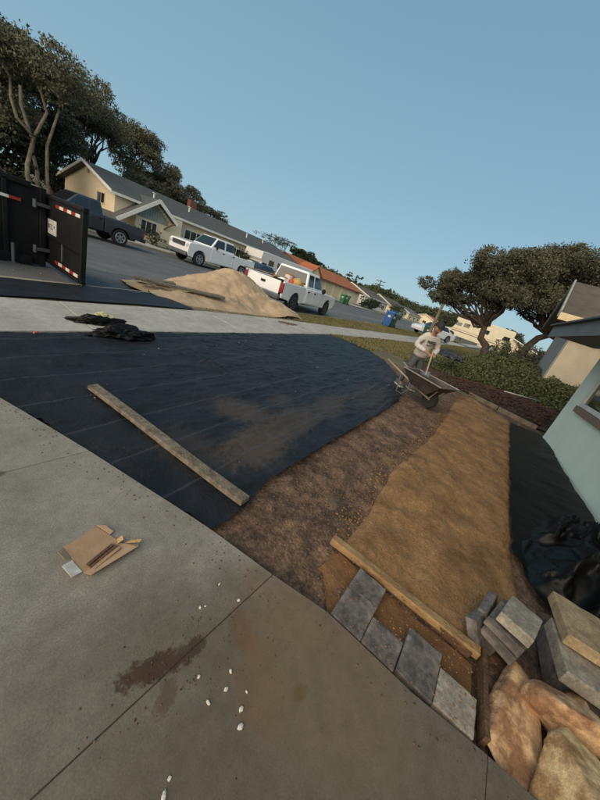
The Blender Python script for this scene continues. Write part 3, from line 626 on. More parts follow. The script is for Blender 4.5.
bxl(wx0 - 0.06, wx1 + 0.05, z0 - 0.12, z0 - 0.004, -0.01, 0.075).build('window_sill', mat('tan_sill', (0.22, 0.17, 0.125), 0.8), HB, bevel=0.006)
# ------------------------------------------------------------------ vehicles
def wheel(parent, x, y, r, side, rim, w=0.24):
    t = MB(); n = 28; prof = [(-w / 2, r * 0.62), (-w / 2, r * 0.93), (-w / 2 + 0.03, r), (w / 2 - 0.03, r), (w / 2, r * 0.93), (w / 2, r * 0.62)]
    vs = []; fs = []
    for (o, q) in prof:
        for k in range(n): a = 2 * math.pi * k / n; vs.append((q * math.cos(a), o, q * math.sin(a)))
    for i in range(5):
        for k in range(n): fs.append((i * n + k, (i + 1) * n + k, (i + 1) * n + (k + 1) % n, i * n + (k + 1) % n))
    fs += [tuple(range(n)), tuple(range(5 * n, 6 * n))]
    t.add(vs, fs); to = t.build('wheel', m_tyre, parent, smooth=False, loc=(x, y, r))
    d = MB(); yo = side * (w / 2 + 0.004); d.tube([(0, yo - side * 0.05, 0), (0, yo, 0)], r * 0.16, 12)
    for k in range(6):
        a = 2 * math.pi * k / 6 + 0.3; d.bar((0, yo - side * 0.02, 0), (r * 0.6 * math.cos(a), yo - side * 0.015, r * 0.6 * math.sin(a)), 0.03, r * 0.18, up=(0, 0, 1) if abs(math.cos(a)) > 0.3 else (1, 0, 0))
    ring = [(r * 0.6 * math.cos(a), yo - side * 0.012, r * 0.6 * math.sin(a)) for a in np.linspace(0, 2 * math.pi, 25)]
    d.tube(ring, 0.028, 6, cap=False); d.build('rim', rim, to)
    return to
def arc(cx, cz, r, a0, a1, n=9): return [(cx + r * math.cos(a), cz + r * math.sin(a)) for a in np.linspace(a0, a1, n)]

def pickup(name, label, loc, rotz, paint, wb, ro, fo, w, cab_rear, ws_base, ws_top, hood_z, belt, bed_z, roof, rw, doors, rim, bumperm, gap_glass=m_glass, group=None):
    """local +x forward, origin on the road under the rear axle"""
    t = thing(name, label, 'pickup truck', loc, rotz, group); zb = 0.40; ra = rw * 1.22; h = w / 2
    A = [(cab_rear, zb + 0.05)] + [(wb - ra, zb)] + arc(wb, rw, ra, math.pi * 0.97, 0.03)[1:-1] + [(wb + ra, zb), (wb + fo - 0.08, zb + 0.05), (wb + fo, zb + 0.25), (wb + fo - 0.02, hood_z - 0.20), (wb + fo - 0.12, hood_z - 0.07), (wb + fo * 0.3, hood_z - 0.01), (ws_base, hood_z + 0.03), (ws_base - 0.1, belt), (cab_rear, belt)]
    MB().prism(A, 'y', -h, h).build('body', paint, t, bevel=0.05, seg=3)
    B = [(-ro, zb + 0.12), (-ra, zb + 0.05)] + arc(0, rw, ra, math.pi * 0.95, 0.05)[1:-1] + [(ra, zb + 0.03), (cab_rear - 0.025, zb + 0.05), (cab_rear - 0.025, bed_z), (-ro, bed_z)]
    for s in (-1, 1): MB().prism(B, 'y', s * h, s * (h - 0.09)).build('bed_side', paint, t, bevel=0.03)
    q = MB(); q.box(((cab_rear - ro) / 2, 0, 0.78), (cab_rear + ro - 0.1, w - 0.2, 0.06)); q.box((cab_rear - 0.07, 0, (0.8 + bed_z) / 2), (0.05, w - 0.2, bed_z - 0.8)); q.build('bed_floor', m_under, t)
    tg = MB().box((-ro - 0.012, 0, (0.62 + bed_z) / 2), (0.05, w - 0.34, bed_z - 0.66)).build('tailgate', paint, t, bevel=0.015)
    MB().box((-ro - 0.045, 0, bed_z - 0.22), (0.025, 0.22, 0.09)).build('handle', m_under, tg)
    MB().box((wb / 2, 0, 0.55), (wb + ro + fo - 0.3, w - 0.5, 0.34)).build('underbody', m_under, t)
    # cab
    lo, hi = h - 0.035, h - 0.20; x0b, x0t, x1b, x1t = cab_rear + 0.01, cab_rear + 0.13, ws_base, ws_top
    C = MB(); vs = [(x0b, -lo, belt - 0.05), (x1b, -lo, belt - 0.05), (x1b, lo, belt - 0.05), (x0b, lo, belt - 0.05), (x0t, -hi, roof - 0.02), (x1t, -hi, roof - 0.02), (x1t, hi, roof - 0.02), (x0t, hi, roof - 0.02)]
    C.add(vs, [(0, 3, 2, 1), (4, 5, 6, 7), (0, 1, 5, 4), (1, 2, 6, 5), (2, 3, 7, 6), (3, 0, 4, 7)]); C.build('cab', paint, t, bevel=0.07, seg=3)
    H = roof - belt + 0.03
    def side_pt(xb, xt, v, s, o):   # v in 0..1 up the greenhouse
        y = lo + (hi - lo) * v; return ((xb + (xt - xb) * v), s * (y + o), belt - 0.05 + (roof - belt + 0.03) * v)
    def pane(xb0, xb1, xt0, xt1, v0, v1, s, m=m_glass, name='side_window'):
        vs = [side_pt(xb0, xt0, v0, s, 0.004), side_pt(xb1, xt1, v0, s, 0.004), side_pt(xb1, xt1, v1, s, 0.004), side_pt(xb0, xt0, v1, s, 0.004)]
        vs2 = [(p[0], p[1] - s * 0.03, p[2]) for p in vs]; MB().add(vs + vs2, [(0, 1, 2, 3), (7, 6, 5, 4), (0, 4, 5, 1), (1, 5, 6, 2), (2, 6, 7, 3), (3, 7, 4, 0)]).build(name, m, t, bevel=0.0)
    for s in (-1, 1):
        for (a, c, ta, tc_) in doors:
            pane(a + 0.06, c - 0.05, ta + 0.05, tc_ - 0.05, 0.20, 0.86, s)
            do = MB().prism([(a + 0.012, 0.50), (c - 0.012, 0.50), (c - 0.012, belt - 0.03), (a + 0.012, belt - 0.03)], 'y', s * (h - 0.01), s * (h + 0.012)).build('door', paint, t, bevel=0.01)
            MB().box((a + 0.14, s * (h + 0.022), belt - 0.14), (0.15, 0.03, 0.05)).build('handle', m_under, do)
        MB().blob((ws_base - 0.42, s * (h + 0.12), belt + 0.08), (0.05, 0.11, 0.12), 10, 6).build('side_mirror', m_under, t, smooth=True)
        MB().box((wb + fo - 0.03, s * (h - 0.17), hood_z - 0.28), (0.08, 0.26, 0.20)).build('headlight', m_lens, t, bevel=0.02)
        MB().box((-ro - 0.005, s * (h - 0.075), bed_z - 0.26), (0.075, 0.155, 0.40)).build('tail_light', m_red, t, bevel=0.015)
        MB().add([(p[0], s * (h + 0.004), p[1]) for p in arc(0, rw, ra, 0, math.pi, 13)] + [(p[0], s * (h + 0.004), p[1]) for p in arc(0, rw, ra + 0.06, 0, math.pi, 13)], [(i, i + 1, i + 14, i + 13) for i in range(12)]).build('arch_trim', paint, t)
        for x in (0, wb): wheel(t, x, s * (h - 0.13), rw, s, rim)
    def fpane(xb, xt, v0, v1, sgn, name):
        def P(u, v): y = (lo + (hi - lo) * v - 0.09) * u; return (xb + (xt - xb) * v + sgn * 0.006, y, belt - 0.05 + (roof - belt + 0.03) * v)
        vs = [P(-1, v0), P(1, v0), P(1, v1), P(-1, v1)]; vs += [(p[0] - sgn * 0.03, p[1], p[2]) for p in vs]
        MB().add(vs, [(0, 1, 2, 3), (7, 6, 5, 4), (0, 4, 5, 1), (1, 5, 6, 2), (2, 6, 7, 3), (3, 7, 4, 0)]).build(name, m_glass, t)
    fpane(x1b, x1t, 0.16, 0.93, 1, 'windshield'); fpane(x0b, x0t, 0.22, 0.88, -1, 'rear_window')
    g = MB().box((wb + fo - 0.0, 0, hood_z - 0.28), (0.06, w - 0.78, 0.26)).build('grille', m_under, t, bevel=0.01)
    for k in range(3): MB().box((wb + fo + 0.035, 0, hood_z - 0.37 + 0.09 * k), (0.02, w - 0.80, 0.035)).build('grille_bar', m_chrome, g)
    MB().box((wb + fo + 0.03, 0, 0.55), (0.16, w - 0.06, 0.24)).build('front_bumper', bumperm, t, bevel=0.04)
    rb = MB().box((-ro - 0.10, 0, 0.54), (0.18, w - 0.08, 0.20)).build('rear_bumper', bumperm, t, bevel=0.03)
    MB().box((-ro - 0.20, 0.0, 0.56), (0.015, 0.31, 0.15)).build('licence_plate', m_plate, rb)
    return t

HD = 0.20
SIL = pickup('pickup_truck', 'white extended cab pickup with its tailgate towards the sand pile and tools in the bed', (10.76, 9.22, STREET_Z), HD * 0.75, m_vwhite, 3.645, 1.15, 0.98, 1.98, 0.85, 2.85, 2.15, 1.12, 1.14, 1.16, 1.84, 0.39,
    [(0.95, 1.62, 1.02, 1.58), (1.62, 2.75, 1.60, 2.18)], m_rimd, m_bump)
F25 = pickup('pickup_truck', 'big white crew cab pickup parked nose left in front of the grey-roofed bungalow', (17.25, 19.7, STREET_Z), math.pi + 0.05, m_vwhite, 3.97, 1.2, 0.98, 2.03, 0.98, 3.25, 2.62, 1.34, 1.36, 1.34, 2.07, 0.43,
    [(1.02, 1.95, 1.10, 1.92), (1.95, 3.15, 1.95, 2.62)], m_rimm, m_bump)
TAC = pickup('pickup_truck', 'dark grey pickup with silver wheels parked beyond the black trailer', (8.15, 18.9, STREET_Z), math.pi + 0.03, m_vgrey, 3.1, 1.15, 0.9, 1.88, 0.78, 2.50, 1.85, 1.10, 1.12, 1.12, 1.72, 0.38,
    [(0.83, 1.42, 0.90, 1.38), (1.42, 2.40, 1.42, 1.87)], m_rimm, m_vgrey)

def place_in(root, p): # a point in the vehicle's local frame -> world
    return Matrix.Translation(root.location) @ Matrix.Rotation(root.rotation_euler.z, 4, 'Z') @ Vector(p)
# load in the white truck's bed
lp = place_in(SIL, (0.30, -0.45, 0.82))
gc = thing('fuel_can', 'red fuel can standing in the bed of the white pickup', 'fuel can', lp, 0.3)
MB().box((0, 0, 0.24), (0.30, 0.24, 0.46)).build('tank', mat('red_plastic', (0.45, 0.05, 0.035), 0.5), gc, bevel=0.05)
MB().tube([(-0.06, 0, 0.47), (-0.06, 0, 0.56), (0.08, 0, 0.56), (0.08, 0, 0.47)], 0.02, 6).build('handle', _m['red_plastic'], gc)
lp = place_in(SIL, (0.42, -0.30, 1.28))
b1 = thing('bucket', 'white bucket of gear wedged behind the cab above the red fuel can', 'bucket', place_in(SIL, (0.55, -0.10, 0.82)), 0)
MB().tube([(0, 0, 0), (0, 0, 0.62)], [0.16, 0.20], 16).build('pail', mat('white_plastic', (0.6, 0.58, 0.55), 0.6), b1, smooth=False)
MB().tube([(0, 0, 0.621), (0, 0, 0.65)], 0.21, 16).build('lid', _m['red_plastic'], b1)
yb = MB(); yb.blob((0, 0, 0.22), (0.33, 0.26, 0.24), 16, 10, 0.35, 2.5, 3); tag(yb.build('gear_bag', mat('yellow_canvas', (0.48, 0.33, 0.12), 0.85, (0.35, 0.22, 0.08), 8), None, smooth=True, loc=place_in(SIL, (0.52, -0.62, 0.95))), 'yellow canvas bag heaped in the truck bed against the cab', 'bag')
mt = thing('shovel', 'long-handled shovel lying across the truck bed onto the tailgate', 'shovel', place_in(SIL, (-0.2, 0.2, 1.16)), SIL.rotation_euler.z)
MB().tube([(-1.02, 0.62, 0.04), (0.55, -0.35, 0.12)], 0.02, 8).build('handle', m_pine, mt); MB().blob((-1.1, 0.67, 0.035), (0.14, 0.10, 0.02), 10, 6).build('blade', m_bump, mt)
mt = tag(MB().bar((-0.95, -0.45, 0.03), (0.65, 0.25, 0.06), 0.09, 0.04).build('lumber', m_pine, None, loc=place_in(SIL, (-0.2, 0.1, 1.17))), 'pale board laid over the top of the truck bed', 'board'); mt.rotation_euler.z = SIL.rotation_euler.z

def car(name, label, loc, rotz, paint, L=4.5, w=1.78, hgt=1.42, rw=0.32, cat='car', group=None):
    t = thing(name, label, cat, loc, rotz, group); h = w / 2; r = rw; wb = L * 0.6; x0 = -L * 0.2; ra = r * 1.2
    A = [(x0, 0.35)] + [(-ra, 0.25)] + arc(0, r, ra, math.pi * 0.95, 0.05)[1:-1] + [(ra, 0.25), (wb - ra, 0.25)] + arc(wb, r, ra, math.pi * 0.95, 0.05)[1:-1] + [(wb + ra, 0.25), (wb + L * 0.19, 0.3), (wb + L * 0.2, 0.6), (wb + L * 0.17, 0.74), (wb - 0.35, 0.92), (0.15, 0.96), (x0 + 0.06, 0.94), (x0, 0.7)]
    MB().prism(A, 'y', -h, h).build('body', paint, t, bevel=0.06, seg=3)
    zb, zr = 0.88, hgt; b0, b1, t0, t1 = -0.25, wb - 0.30, 0.42, wb - 1.15; lo, hi = h - 0.06, h - 0.24
    C = MB(); C.add([(b0, -lo, zb), (b1, -lo, zb), (b1, lo, zb), (b0, lo, zb), (t0, -hi, zr), (t1, -hi, zr), (t1, hi, zr), (t0, hi, zr)], [(0, 3, 2, 1), (4, 5, 6, 7), (0, 1, 5, 4), (1, 2, 6, 5), (2, 3, 7, 6), (3, 0, 4, 7)]); C.build('cabin', paint, t, bevel=0.06, seg=3)
    def sp(xb, xt, v, s): return (xb + (xt - xb) * v, s * (lo + (hi - lo) * v + 0.005), zb + (zr - zb) * v)
    mid = (b0 + b1) / 2
    for s in (-1, 1):
        for (a, c, ta, tc_) in ((b0 + 0.25, mid - 0.03, t0 + 0.03, mid - 0.03), (mid + 0.03, b1 - 0.2, mid + 0.03, t1 - 0.02)):
            vs = [sp(a, ta, 0.16, s), sp(c, tc_, 0.16, s), sp(c, tc_, 0.86, s), sp(a, ta, 0.86, s)]; vs += [(p[0], p[1] - s * 0.03, p[2]) for p in vs]
            MB().add(vs, [(0, 1, 2, 3), (7, 6, 5, 4), (0, 4, 5, 1), (1, 5, 6, 2), (2, 6, 7, 3), (3, 7, 4, 0)]).build('side_window', m_glass, t)
        MB().box((wb + L * 0.185, s * (h - 0.22), 0.66), (0.1, 0.3, 0.13)).build('headlight', m_lens, t, bevel=0.02)
        MB().box((x0 + 0.02, s * (h - 0.2), 0.78), (0.08, 0.32, 0.14)).build('tail_light', m_red, t, bevel=0.02)
        for x in (0, wb): wheel(t, x, s * (h - 0.10), r, s, m_rimm, 0.2)
    for (xb, xt, sg, nm) in ((b1, t1, 1, 'windshield'), (b0, t0, -1, 'rear_window')):
        vs = []
        for (u, v) in ((-1, .12), (1, .12), (1, .9), (-1, .9)): y = (lo + (hi - lo) * v - 0.07) * u; vs.append((xb + (xt - xb) * v + sg * 0.008, y, zb + (zr - zb) * v + 0.004))
        vs += [(p[0] - sg * 0.03, p[1], p[2]) for p in vs]; MB().add(vs, [(0, 1, 2, 3), (7, 6, 5, 4), (0, 4, 5, 1), (1, 5, 6, 2), (2, 6, 7, 3), (3, 7, 4, 0)]).build(nm, m_glass, t)
    MB().box((wb / 2, 0, 0.34), (L * 0.85, w - 0.45, 0.22)).build('underbody', m_under, t)
    return t
car('parked_car', 'dark blue car parked on the far side behind the big white crew cab', (21.6, 20.0, STREET_Z), math.pi + 0.05, m_vblue)
car('parked_car', 'white car facing the street to the right of the man beyond the lawn', (33.5, 6.3, 0.12), 2.6, m_vwhite, L=4.4)
car('parked_car', 'small dark car parked far down the street past the recycling bins', (62, 21.2, STREET_Z), math.pi + 0.04, m_vblue)
car('parked_car', 'light grey car parked at the kerb far down the street', (84, 14.0, STREET_Z), 0.1, mat('silver_paint', (0.4, 0.41, 0.42), 0.3, coat=0.5))

# motorhomes
def motorhome(name, label, loc, rotz, L, w, H, paint, stripes, marks, cabl=1.6, wins=4):
    t = thing(name, label, 'motorhome', loc, rotz); h = w / 2; r = 0.42; x1 = L
    A = [(0, 0.45), (0, H - 0.15), (0.15, H), (L - cabl - 0.0, H), (L - cabl + 0.75, H - 0.08), (L - cabl + 0.85, H - 0.75), (L - cabl + 0.5, H - 0.95), (L - cabl + 0.95, 1.28), (L - 0.1, 1.12), (L, 0.95), (L, 0.45)]
    MB().prism(A, 'y', -h, h).build('body', paint, t, bevel=0.07, seg=3)
    for s in (-1, 1):
        for k in range(wins):
            x = 0.7 + (L - cabl - 1.4) * k / max(1, wins - 1); MB().box((x, s * (h + 0.006), H * 0.66), (0.75, 0.03, 0.5)).build('side_window', m_glass, t, bevel=0.01)
        MB().box((L - cabl + 0.25, s * (h + 0.006), H - 1.2), (0.7, 0.03, 0.42)).build('cab_window', m_glass, t, bevel=0.01)
        for z_, th_ in stripes: MB().box((L * 0.42, s * (h + 0.004), z_), (L * 0.82, 0.012, th_)).build('stripe', marks, t)
        for x in (1.6, L - cabl + 0.75): wheel(t, x, s * (h - 0.10), r, s, m_rimm, 0.24); 
        for x in (1.6, L - cabl + 0.75):
            MB().add([(p[0], s * (h + 0.003), p[1]) for p in arc(x, r, r * 1.25, 0, math.pi, 13)] + [(x, s * (h + 0.003), 0.45)], [tuple(range(14))]).build('wheel_well', m_under, t)
        MB().box((L + 0.02, s * (h - 0.3), 0.85), (0.05, 0.3, 0.16)).build('headlight', m_lens, t)
    vs = [(L - cabl + 0.52, -h + 0.12, H - 1.0), (L - cabl + 0.52, h - 0.12, H - 1.0), (L - cabl + 0.97, h - 0.12, 1.32), (L - cabl + 0.97, -h + 0.12, 1.32)]; vs += [(p[0] + 0.02, p[1], p[2]) for p in vs]
    MB().add(vs, [(0, 1, 2, 3), (7, 6, 5, 4), (0, 4, 5, 1), (1, 5, 6, 2), (2, 6, 7, 3), (3, 7, 4, 0)]).build('windshield', m_glass, t)
    MB().box((L + 0.05, 0, 0.55), (0.12, w - 0.1, 0.2)).build('bumper', m_chrome, t, bevel=0.02)
    return t
m_rvw = mat('white_coach_paint', (0.66, 0.65, 0.62), 0.4, coat=0.3); m_rvc = mat('cream_coach_paint', (0.60, 0.55, 0.40), 0.45, (0.54, 0.49, 0.36), 2)
m_stripe = mat('brown_stripe', (0.16, 0.09, 0.05), 0.5)
motorhome('motorhome', 'long white motorhome with dark markings parked beyond the two white pickups', (31.0, 23.2, 0.0), math.pi + 0.02, 9.6, 2.3, 2.45, m_rvw, [(1.05, 0.05)], m_stripe, wins=6)
motorhome('motorhome', 'cream motorhome standing in the neighbour drive behind the twisted tree', (48.0, 0.9, 0.42), math.pi / 2 + 0.06, 8.6, 2.3, 3.25, m_rvc, [(1.15, 0.10), (1.4, 0.04)], m_stripe, cabl=2.3, wins=3)

# ------------------------------------------------------------------ black tipper trailer with its gate swung open
TR = thing('dump_trailer', 'black tipper trailer at the left edge with its rear gate swung open', 'trailer', (0.02, 8.45, STREET_Z))
zt = 1.50
b_ = MB(); b_.box((0.12, 0.0, 0.75), (4.45, 0.05, 1.44)); b_.box((0.0, 1.75, 0.77), (4.2, 0.05, 1.36)); b_.box((-2.07, 0.875, 0.92), (0.05, 1.7, 1.05)); b_.box((0, 0.875, 0.42), (4.18, 1.7, 0.06)); b_.build('box_body', m_black, TR)
for k in range(7): MB().box((-1.95 + k * 0.62, -0.065, 0.78), (0.07, 0.07, 1.36)).build('rib', m_black, TR, bevel=0.008)
MB().box((0.0, -0.05, zt - 0.03), (4.3, 0.10, 0.09)).build('top_rail', m_black, TR, bevel=0.01)
MB().box((0.0, -0.05, 0.10), (4.3, 0.14, 0.16)).build('bottom_rail', m_black, TR, bevel=0.01)
MB().box((2.34, 0.02, 0.75), (0.10, 0.13, 1.46)).build('corner_post', m_black, TR, bevel=0.01)
MB().box((2.34, 1.75, 0.78), (0.10, 0.13, 1.42)).build('corner_post', m_black, TR, bevel=0.01)
MB().box((0.4, -0.45, 0.75), (2.0, 0.36, 0.05)).build('fender', m_black, TR, bevel=0.01)
for x in (0.0, 0.85): wheel(TR, x, -0.42, 0.34, -1, m_rimd)
for k in range(8): MB().box((-0.2 + k * 0.17 - 0.002, -0.113 if True else 0, 1.05), (0.165, 0.012, 0.05)).build('reflector', m_tapew if k % 2 else m_taper, TR)
for k in range(9): MB().box((0.55 + k * 0.17, -0.108, 1.16), (0.165, 0.012, 0.05)).build('reflector', m_tapew if (k // 2) % 2 else m_taper, TR)
MB().tube([(1.85, -0.15, 0.38), (1.85, -0.15, 0.02)], 0.03, 8).box((1.85, -0.15, 0.01), (0.16, 0.16, 0.02)).build('stabiliser_leg', m_bump, TR)
# the gate lies across the kerb, facing the camera side
GX, GY0, GY1 = 2.46, 0.10, -1.68
g = MB(); g.box((GX, (GY0 + GY1) / 2, 0.75), (0.04, GY0 - GY1, 1.20)); G_ = g.build('gate', m_black, TR)
fr_ = MB()
for (a, c) in (((GX, GY0, 0.14), (GX, GY0, 1.38)), ((GX, GY1, 0.14), (GX, GY1, 1.38))): fr_.bar(a, c, 0.07, 0.09, up=(1, 0, 0))
for z_ in (0.14, 1.38): fr_.bar((GX, GY0 + 0.05, z_), (GX, GY1 - 0.05, z_), 0.09, 0.07)
fr_.build('gate_frame', m_black, G_, bevel=0.008)
MB().bar((GX - 0.03, GY0, 0.66), (GX - 0.03, GY1, 0.66), 0.05, 0.06).build('gate_rail', m_black, G_, bevel=0.005)
MB().box((GX - 0.03, -0.78, 0.48), (0.015, 0.05, 0.34)).build('latch_bar', mat('worn_steel', (0.09, 0.08, 0.07), 0.6), G_)
for (z_, ys) in ((1.25, -0.42), (0.22, -0.42)):
    for k in range(6): MB().box((GX - 0.028, ys - 0.09 - k * 0.19, z_), (0.012, 0.185, 0.055)).build('reflector', m_taper if k % 2 == 0 else m_tapew, G_)
stk = MB().box((GX - 0.026, -0.20, 0.84), (0.012, 0.50, 0.27)).build('warning_sticker', mat('sticker_white', (0.62, 0.62, 0.58), 0.5), G_)
ink = MB(); 
for (y0_, z0_, w_, h_) in ((-0.08, 0.85, 0.08, 0.08), (-0.21, 0.88, 0.12, 0.016), (-0.21, 0.845, 0.10, 0.016), (-0.22, 0.81, 0.14, 0.016), (-0.36, 0.86, 0.04, 0.05)): ink.box((GX - 0.034, y0_, z0_), (0.004, w_, h_))
ink.build('sticker_print', mat('print_ink', (0.12, 0.12, 0.13), 0.6), stk)
for z_ in (0.35, 1.18): MB().tube([(2.2, -0.09, z_ - 0.07), (2.2, -0.09, z_ + 0.07)], 0.035, 8).bar((2.2, -0.09, z_), (GX, -0.06, z_), 0.05, 0.06).build('hinge', m_bump, TR)

# ------------------------------------------------------------------ bins, poles
def bin_(label, loc, rotz, col, name='wheeled_bin', s=1.0, group=None):
    t = thing(name, label, 'bin', loc, rotz, group, s); m = mat('bin_' + col[0], col[1], 0.5)
    vs = []; 
    for (z, a, c) in ((0.05, 0.23, 0.26), (0.98, 0.30, 0.36)): vs += [(-c, -a, z), (c, -a, z), (c, a, z), (-c, a, z)]
    MB().add(vs, [(3, 2, 1, 0), (4, 5, 6, 7), (0, 1, 5, 4), (1, 2, 6, 5), (2, 3, 7, 6), (3, 0, 4, 7)]).build('tub', m, t, bevel=0.03)
    MB().prism([(-0.40, 0.985), (0.40, 0.985), (0.37, 1.05), (0, 1.10), (-0.36, 1.07)], 'y', -0.33, 0.33).build('lid', m, t, bevel=0.02)
    for s_ in (-1, 1): wheel(t, 0.24, s_ * 0.27, 0.12, s_, m_rimd, 0.06)
    MB().tube([(0.42, -0.25, 0.97), (0.46, -0.25, 1.0), (0.46, 0.25, 1.0), (0.42, 0.25, 0.97)], 0.018, 6).build('handle', m, t)
    MB().box((-0.335, 0, 0.75), (0.012, 0.18, 0.16)).build('emblem', m_white, t)
    return t
bin_('blue recycling bin at the kerb, next to a dark green one', (25.0, 9.1, STREET_Z + 0.1), 0.3, ('blue', (0.02, 0.10, 0.34)), s=1.15)
bin_('dark green bin right beside the blue recycling bin', (25.9, 9.0, STREET_Z + 0.1), 0.3, ('green', (0.02, 0.075, 0.045)), s=1.15)
bin_('lone dark green bin just left of the man, past the lawn', (29.5, 6.9, 0.0), 0.4, ('green', None))
bin_('bright green bin nearer the orange-roofed house, left of its pair', (39.2, 21.6, STREET_Z), 0.2, ('lime', (0.03, 0.15, 0.06)), s=1.15)
bin_('bright green bin across the street, right of its pair', (40.6, 21.7, STREET_Z), 0.2, ('lime', None), s=1.15)
UP = thing('utility_pole', 'distant wooden utility pole with cross arms on the skyline', 'pole', (66, 29, 0)); MB().tube([(0, 0, -0.2), (0, 0, 6.2)], [0.15, 0.10], 8).build('pole', m_bark, UP)
for z_ in (5.9, 5.2): MB().box((0, 0.0, z_), (0.12, 2.2, 0.12)).build('cross_arm', m_bark, UP)
PP = thing('bare_pole', 'slender pale pole rising behind the man into the left of the oak crown', 'pole', (26.0, 5.85, 0.15)); MB().tube([(0, 0, -0.3), (0, 0, 3.9)], [0.13, 0.10], 8).build('pole', m_barkp, PP)

# ------------------------------------------------------------------ sand pile with planks on the parkway
def z_pile(x, y, d):
    u = np.array([0.12, 0.05]); r = np.hypot((x - 7.9) / 2.3, (y - 8.75) / 1.75); r2 = np.hypot((x - 8.7) / 1.2, (y - 7.3) / 1.0); r3 = np.hypot((x - 5.6) / 2.4, (y - 7.7) / 1.2)
    base = np.where(y > interp(KERB, x), STREET_Z, 0.0)
    c = lambda q, hh: hh * np.clip(1.12 - np.sqrt(q * q + 0.03), 0, 1)
    h = np.maximum(np.maximum(c(r, 1.08), c(r2, 0.42)), c(r3, 0.30))
    return base - 0.02 + h + 0.20 * fbm(x, y, 1.6, 6, 0.6) * sst(d / 0.6) + 0.14 * np.abs(fbm(x + 5, y, 3.2, 5, 0.6)) * sst(d / 0.3)
m_pile = mat('pile_sand', (0.46, 0.335, 0.21), 0.95, (0.30, 0.21, 0.125), 1.8, 0.5, 40, contrast=(0.3, 0.6))
pile_poly = [(3.95, 6.95), (4.5, 6.35), (5.6, 6.35), (7.6, 6.45), (9.4, 6.45), (9.8, 6.9), (9.6, 7.8), (9.9, 8.6), (9.6, 9.6), (8.3, 10.3), (6.6, 10.3), (5.0, 9.6), (4.1, 8.6), (3.7, 7.8)]
tag(poly_sheet('sand_pile', pile_poly, 0.05, z_pile, m_pile, ragged=0.15, rf=2), 'big heap of tan sand on the parkway behind the white pickup', 'sand pile')
def plank(label, a, b, w, h, m, name='plank', tilt=0.0, bev=0.004):
    a, b = Vector(a), Vector(b); L = (b - a).length; q = MB(); n = 14
    vs = []; rng = random.Random(int(L * 1000) + int(a.x * 100))
    for i in range(n + 1):
        x = -L / 2 + L * i / n; j = lambda: rng.uniform(-1, 1) * 0.0016
        sag = 0.004 * math.sin(i * 0.45)
        vs += [(x, -w / 2 + j(), -h / 2 + sag), (x, w / 2 + j(), -h / 2 + sag), (x, w / 2 + j(), h / 2 + j() + sag), (x, -w / 2 + j(), h / 2 + j() + sag)]
    fs = [(0, 1, 2, 3), (4 * n + 3, 4 * n + 2, 4 * n + 1, 4 * n)]
    for i in range(n):
        for k in range(4): fs.append((4 * i + k, 4 * i + 4 + k, 4 * i + 4 + (k + 1) % 4, 4 * i + (k + 1) % 4))
    q.add(vs, fs); o = q.build(name, m, None); d = (b - a).normalized(); r = Vector((0, 0, 1)).cross(d).normalized(); u = d.cross(r)
    o.matrix_world = Matrix.Translation((a + b) / 2) @ Matrix((d, r, u)).transposed().to_4x4() @ Matrix.Rotation(tilt, 4, 'X')
    bv = o.modifiers.new('bevel', 'BEVEL'); bv.width = bev; bv.segments = 2; bv.limit_method = 'ANGLE'
    return tag(o, label, 'board')
plank('wide weathered board lying up the left foot of the sand pile, longer of two', (3.95, 7.55, 0.18), (6.0, 6.95, 0.22), 0.24, 0.05, m_wood)
plank('short grey board end poking left of the sand pile', (4.0, 7.9, 0.13), (4.9, 7.65, 0.22), 0.26, 0.05, m_wood)

# boards in the yard
plank('long weathered stud lying across the black fabric', (1.09, 2.66, 0.012), (1.30, 0.885, 0.016), 0.085, 0.038, m_wood, bev=0.005)
m_form = mat('form_board', (0.36, 0.225, 0.10), 0.75, (0.20, 0.115, 0.05), 7, 0.5, 60)
plank('light screed board lying on the sand beside the laid pavers', (1.585, 0.335, -0.012), (1.63, -0.585, -0.008), 0.055, 0.045, m_form, tilt=0.0)
plank('short dark form board between the last laid paver and the flat rock', (1.66, -0.60, -0.018), (1.245, -0.645, -0.015), 0.022, 0.07, m_wdark)
plank('thin dark edge board against the driveway below the pavers', (1.60, -0.555, -0.03), (1.60, 0.28, -0.03), 0.012, 0.05, m_wdark)

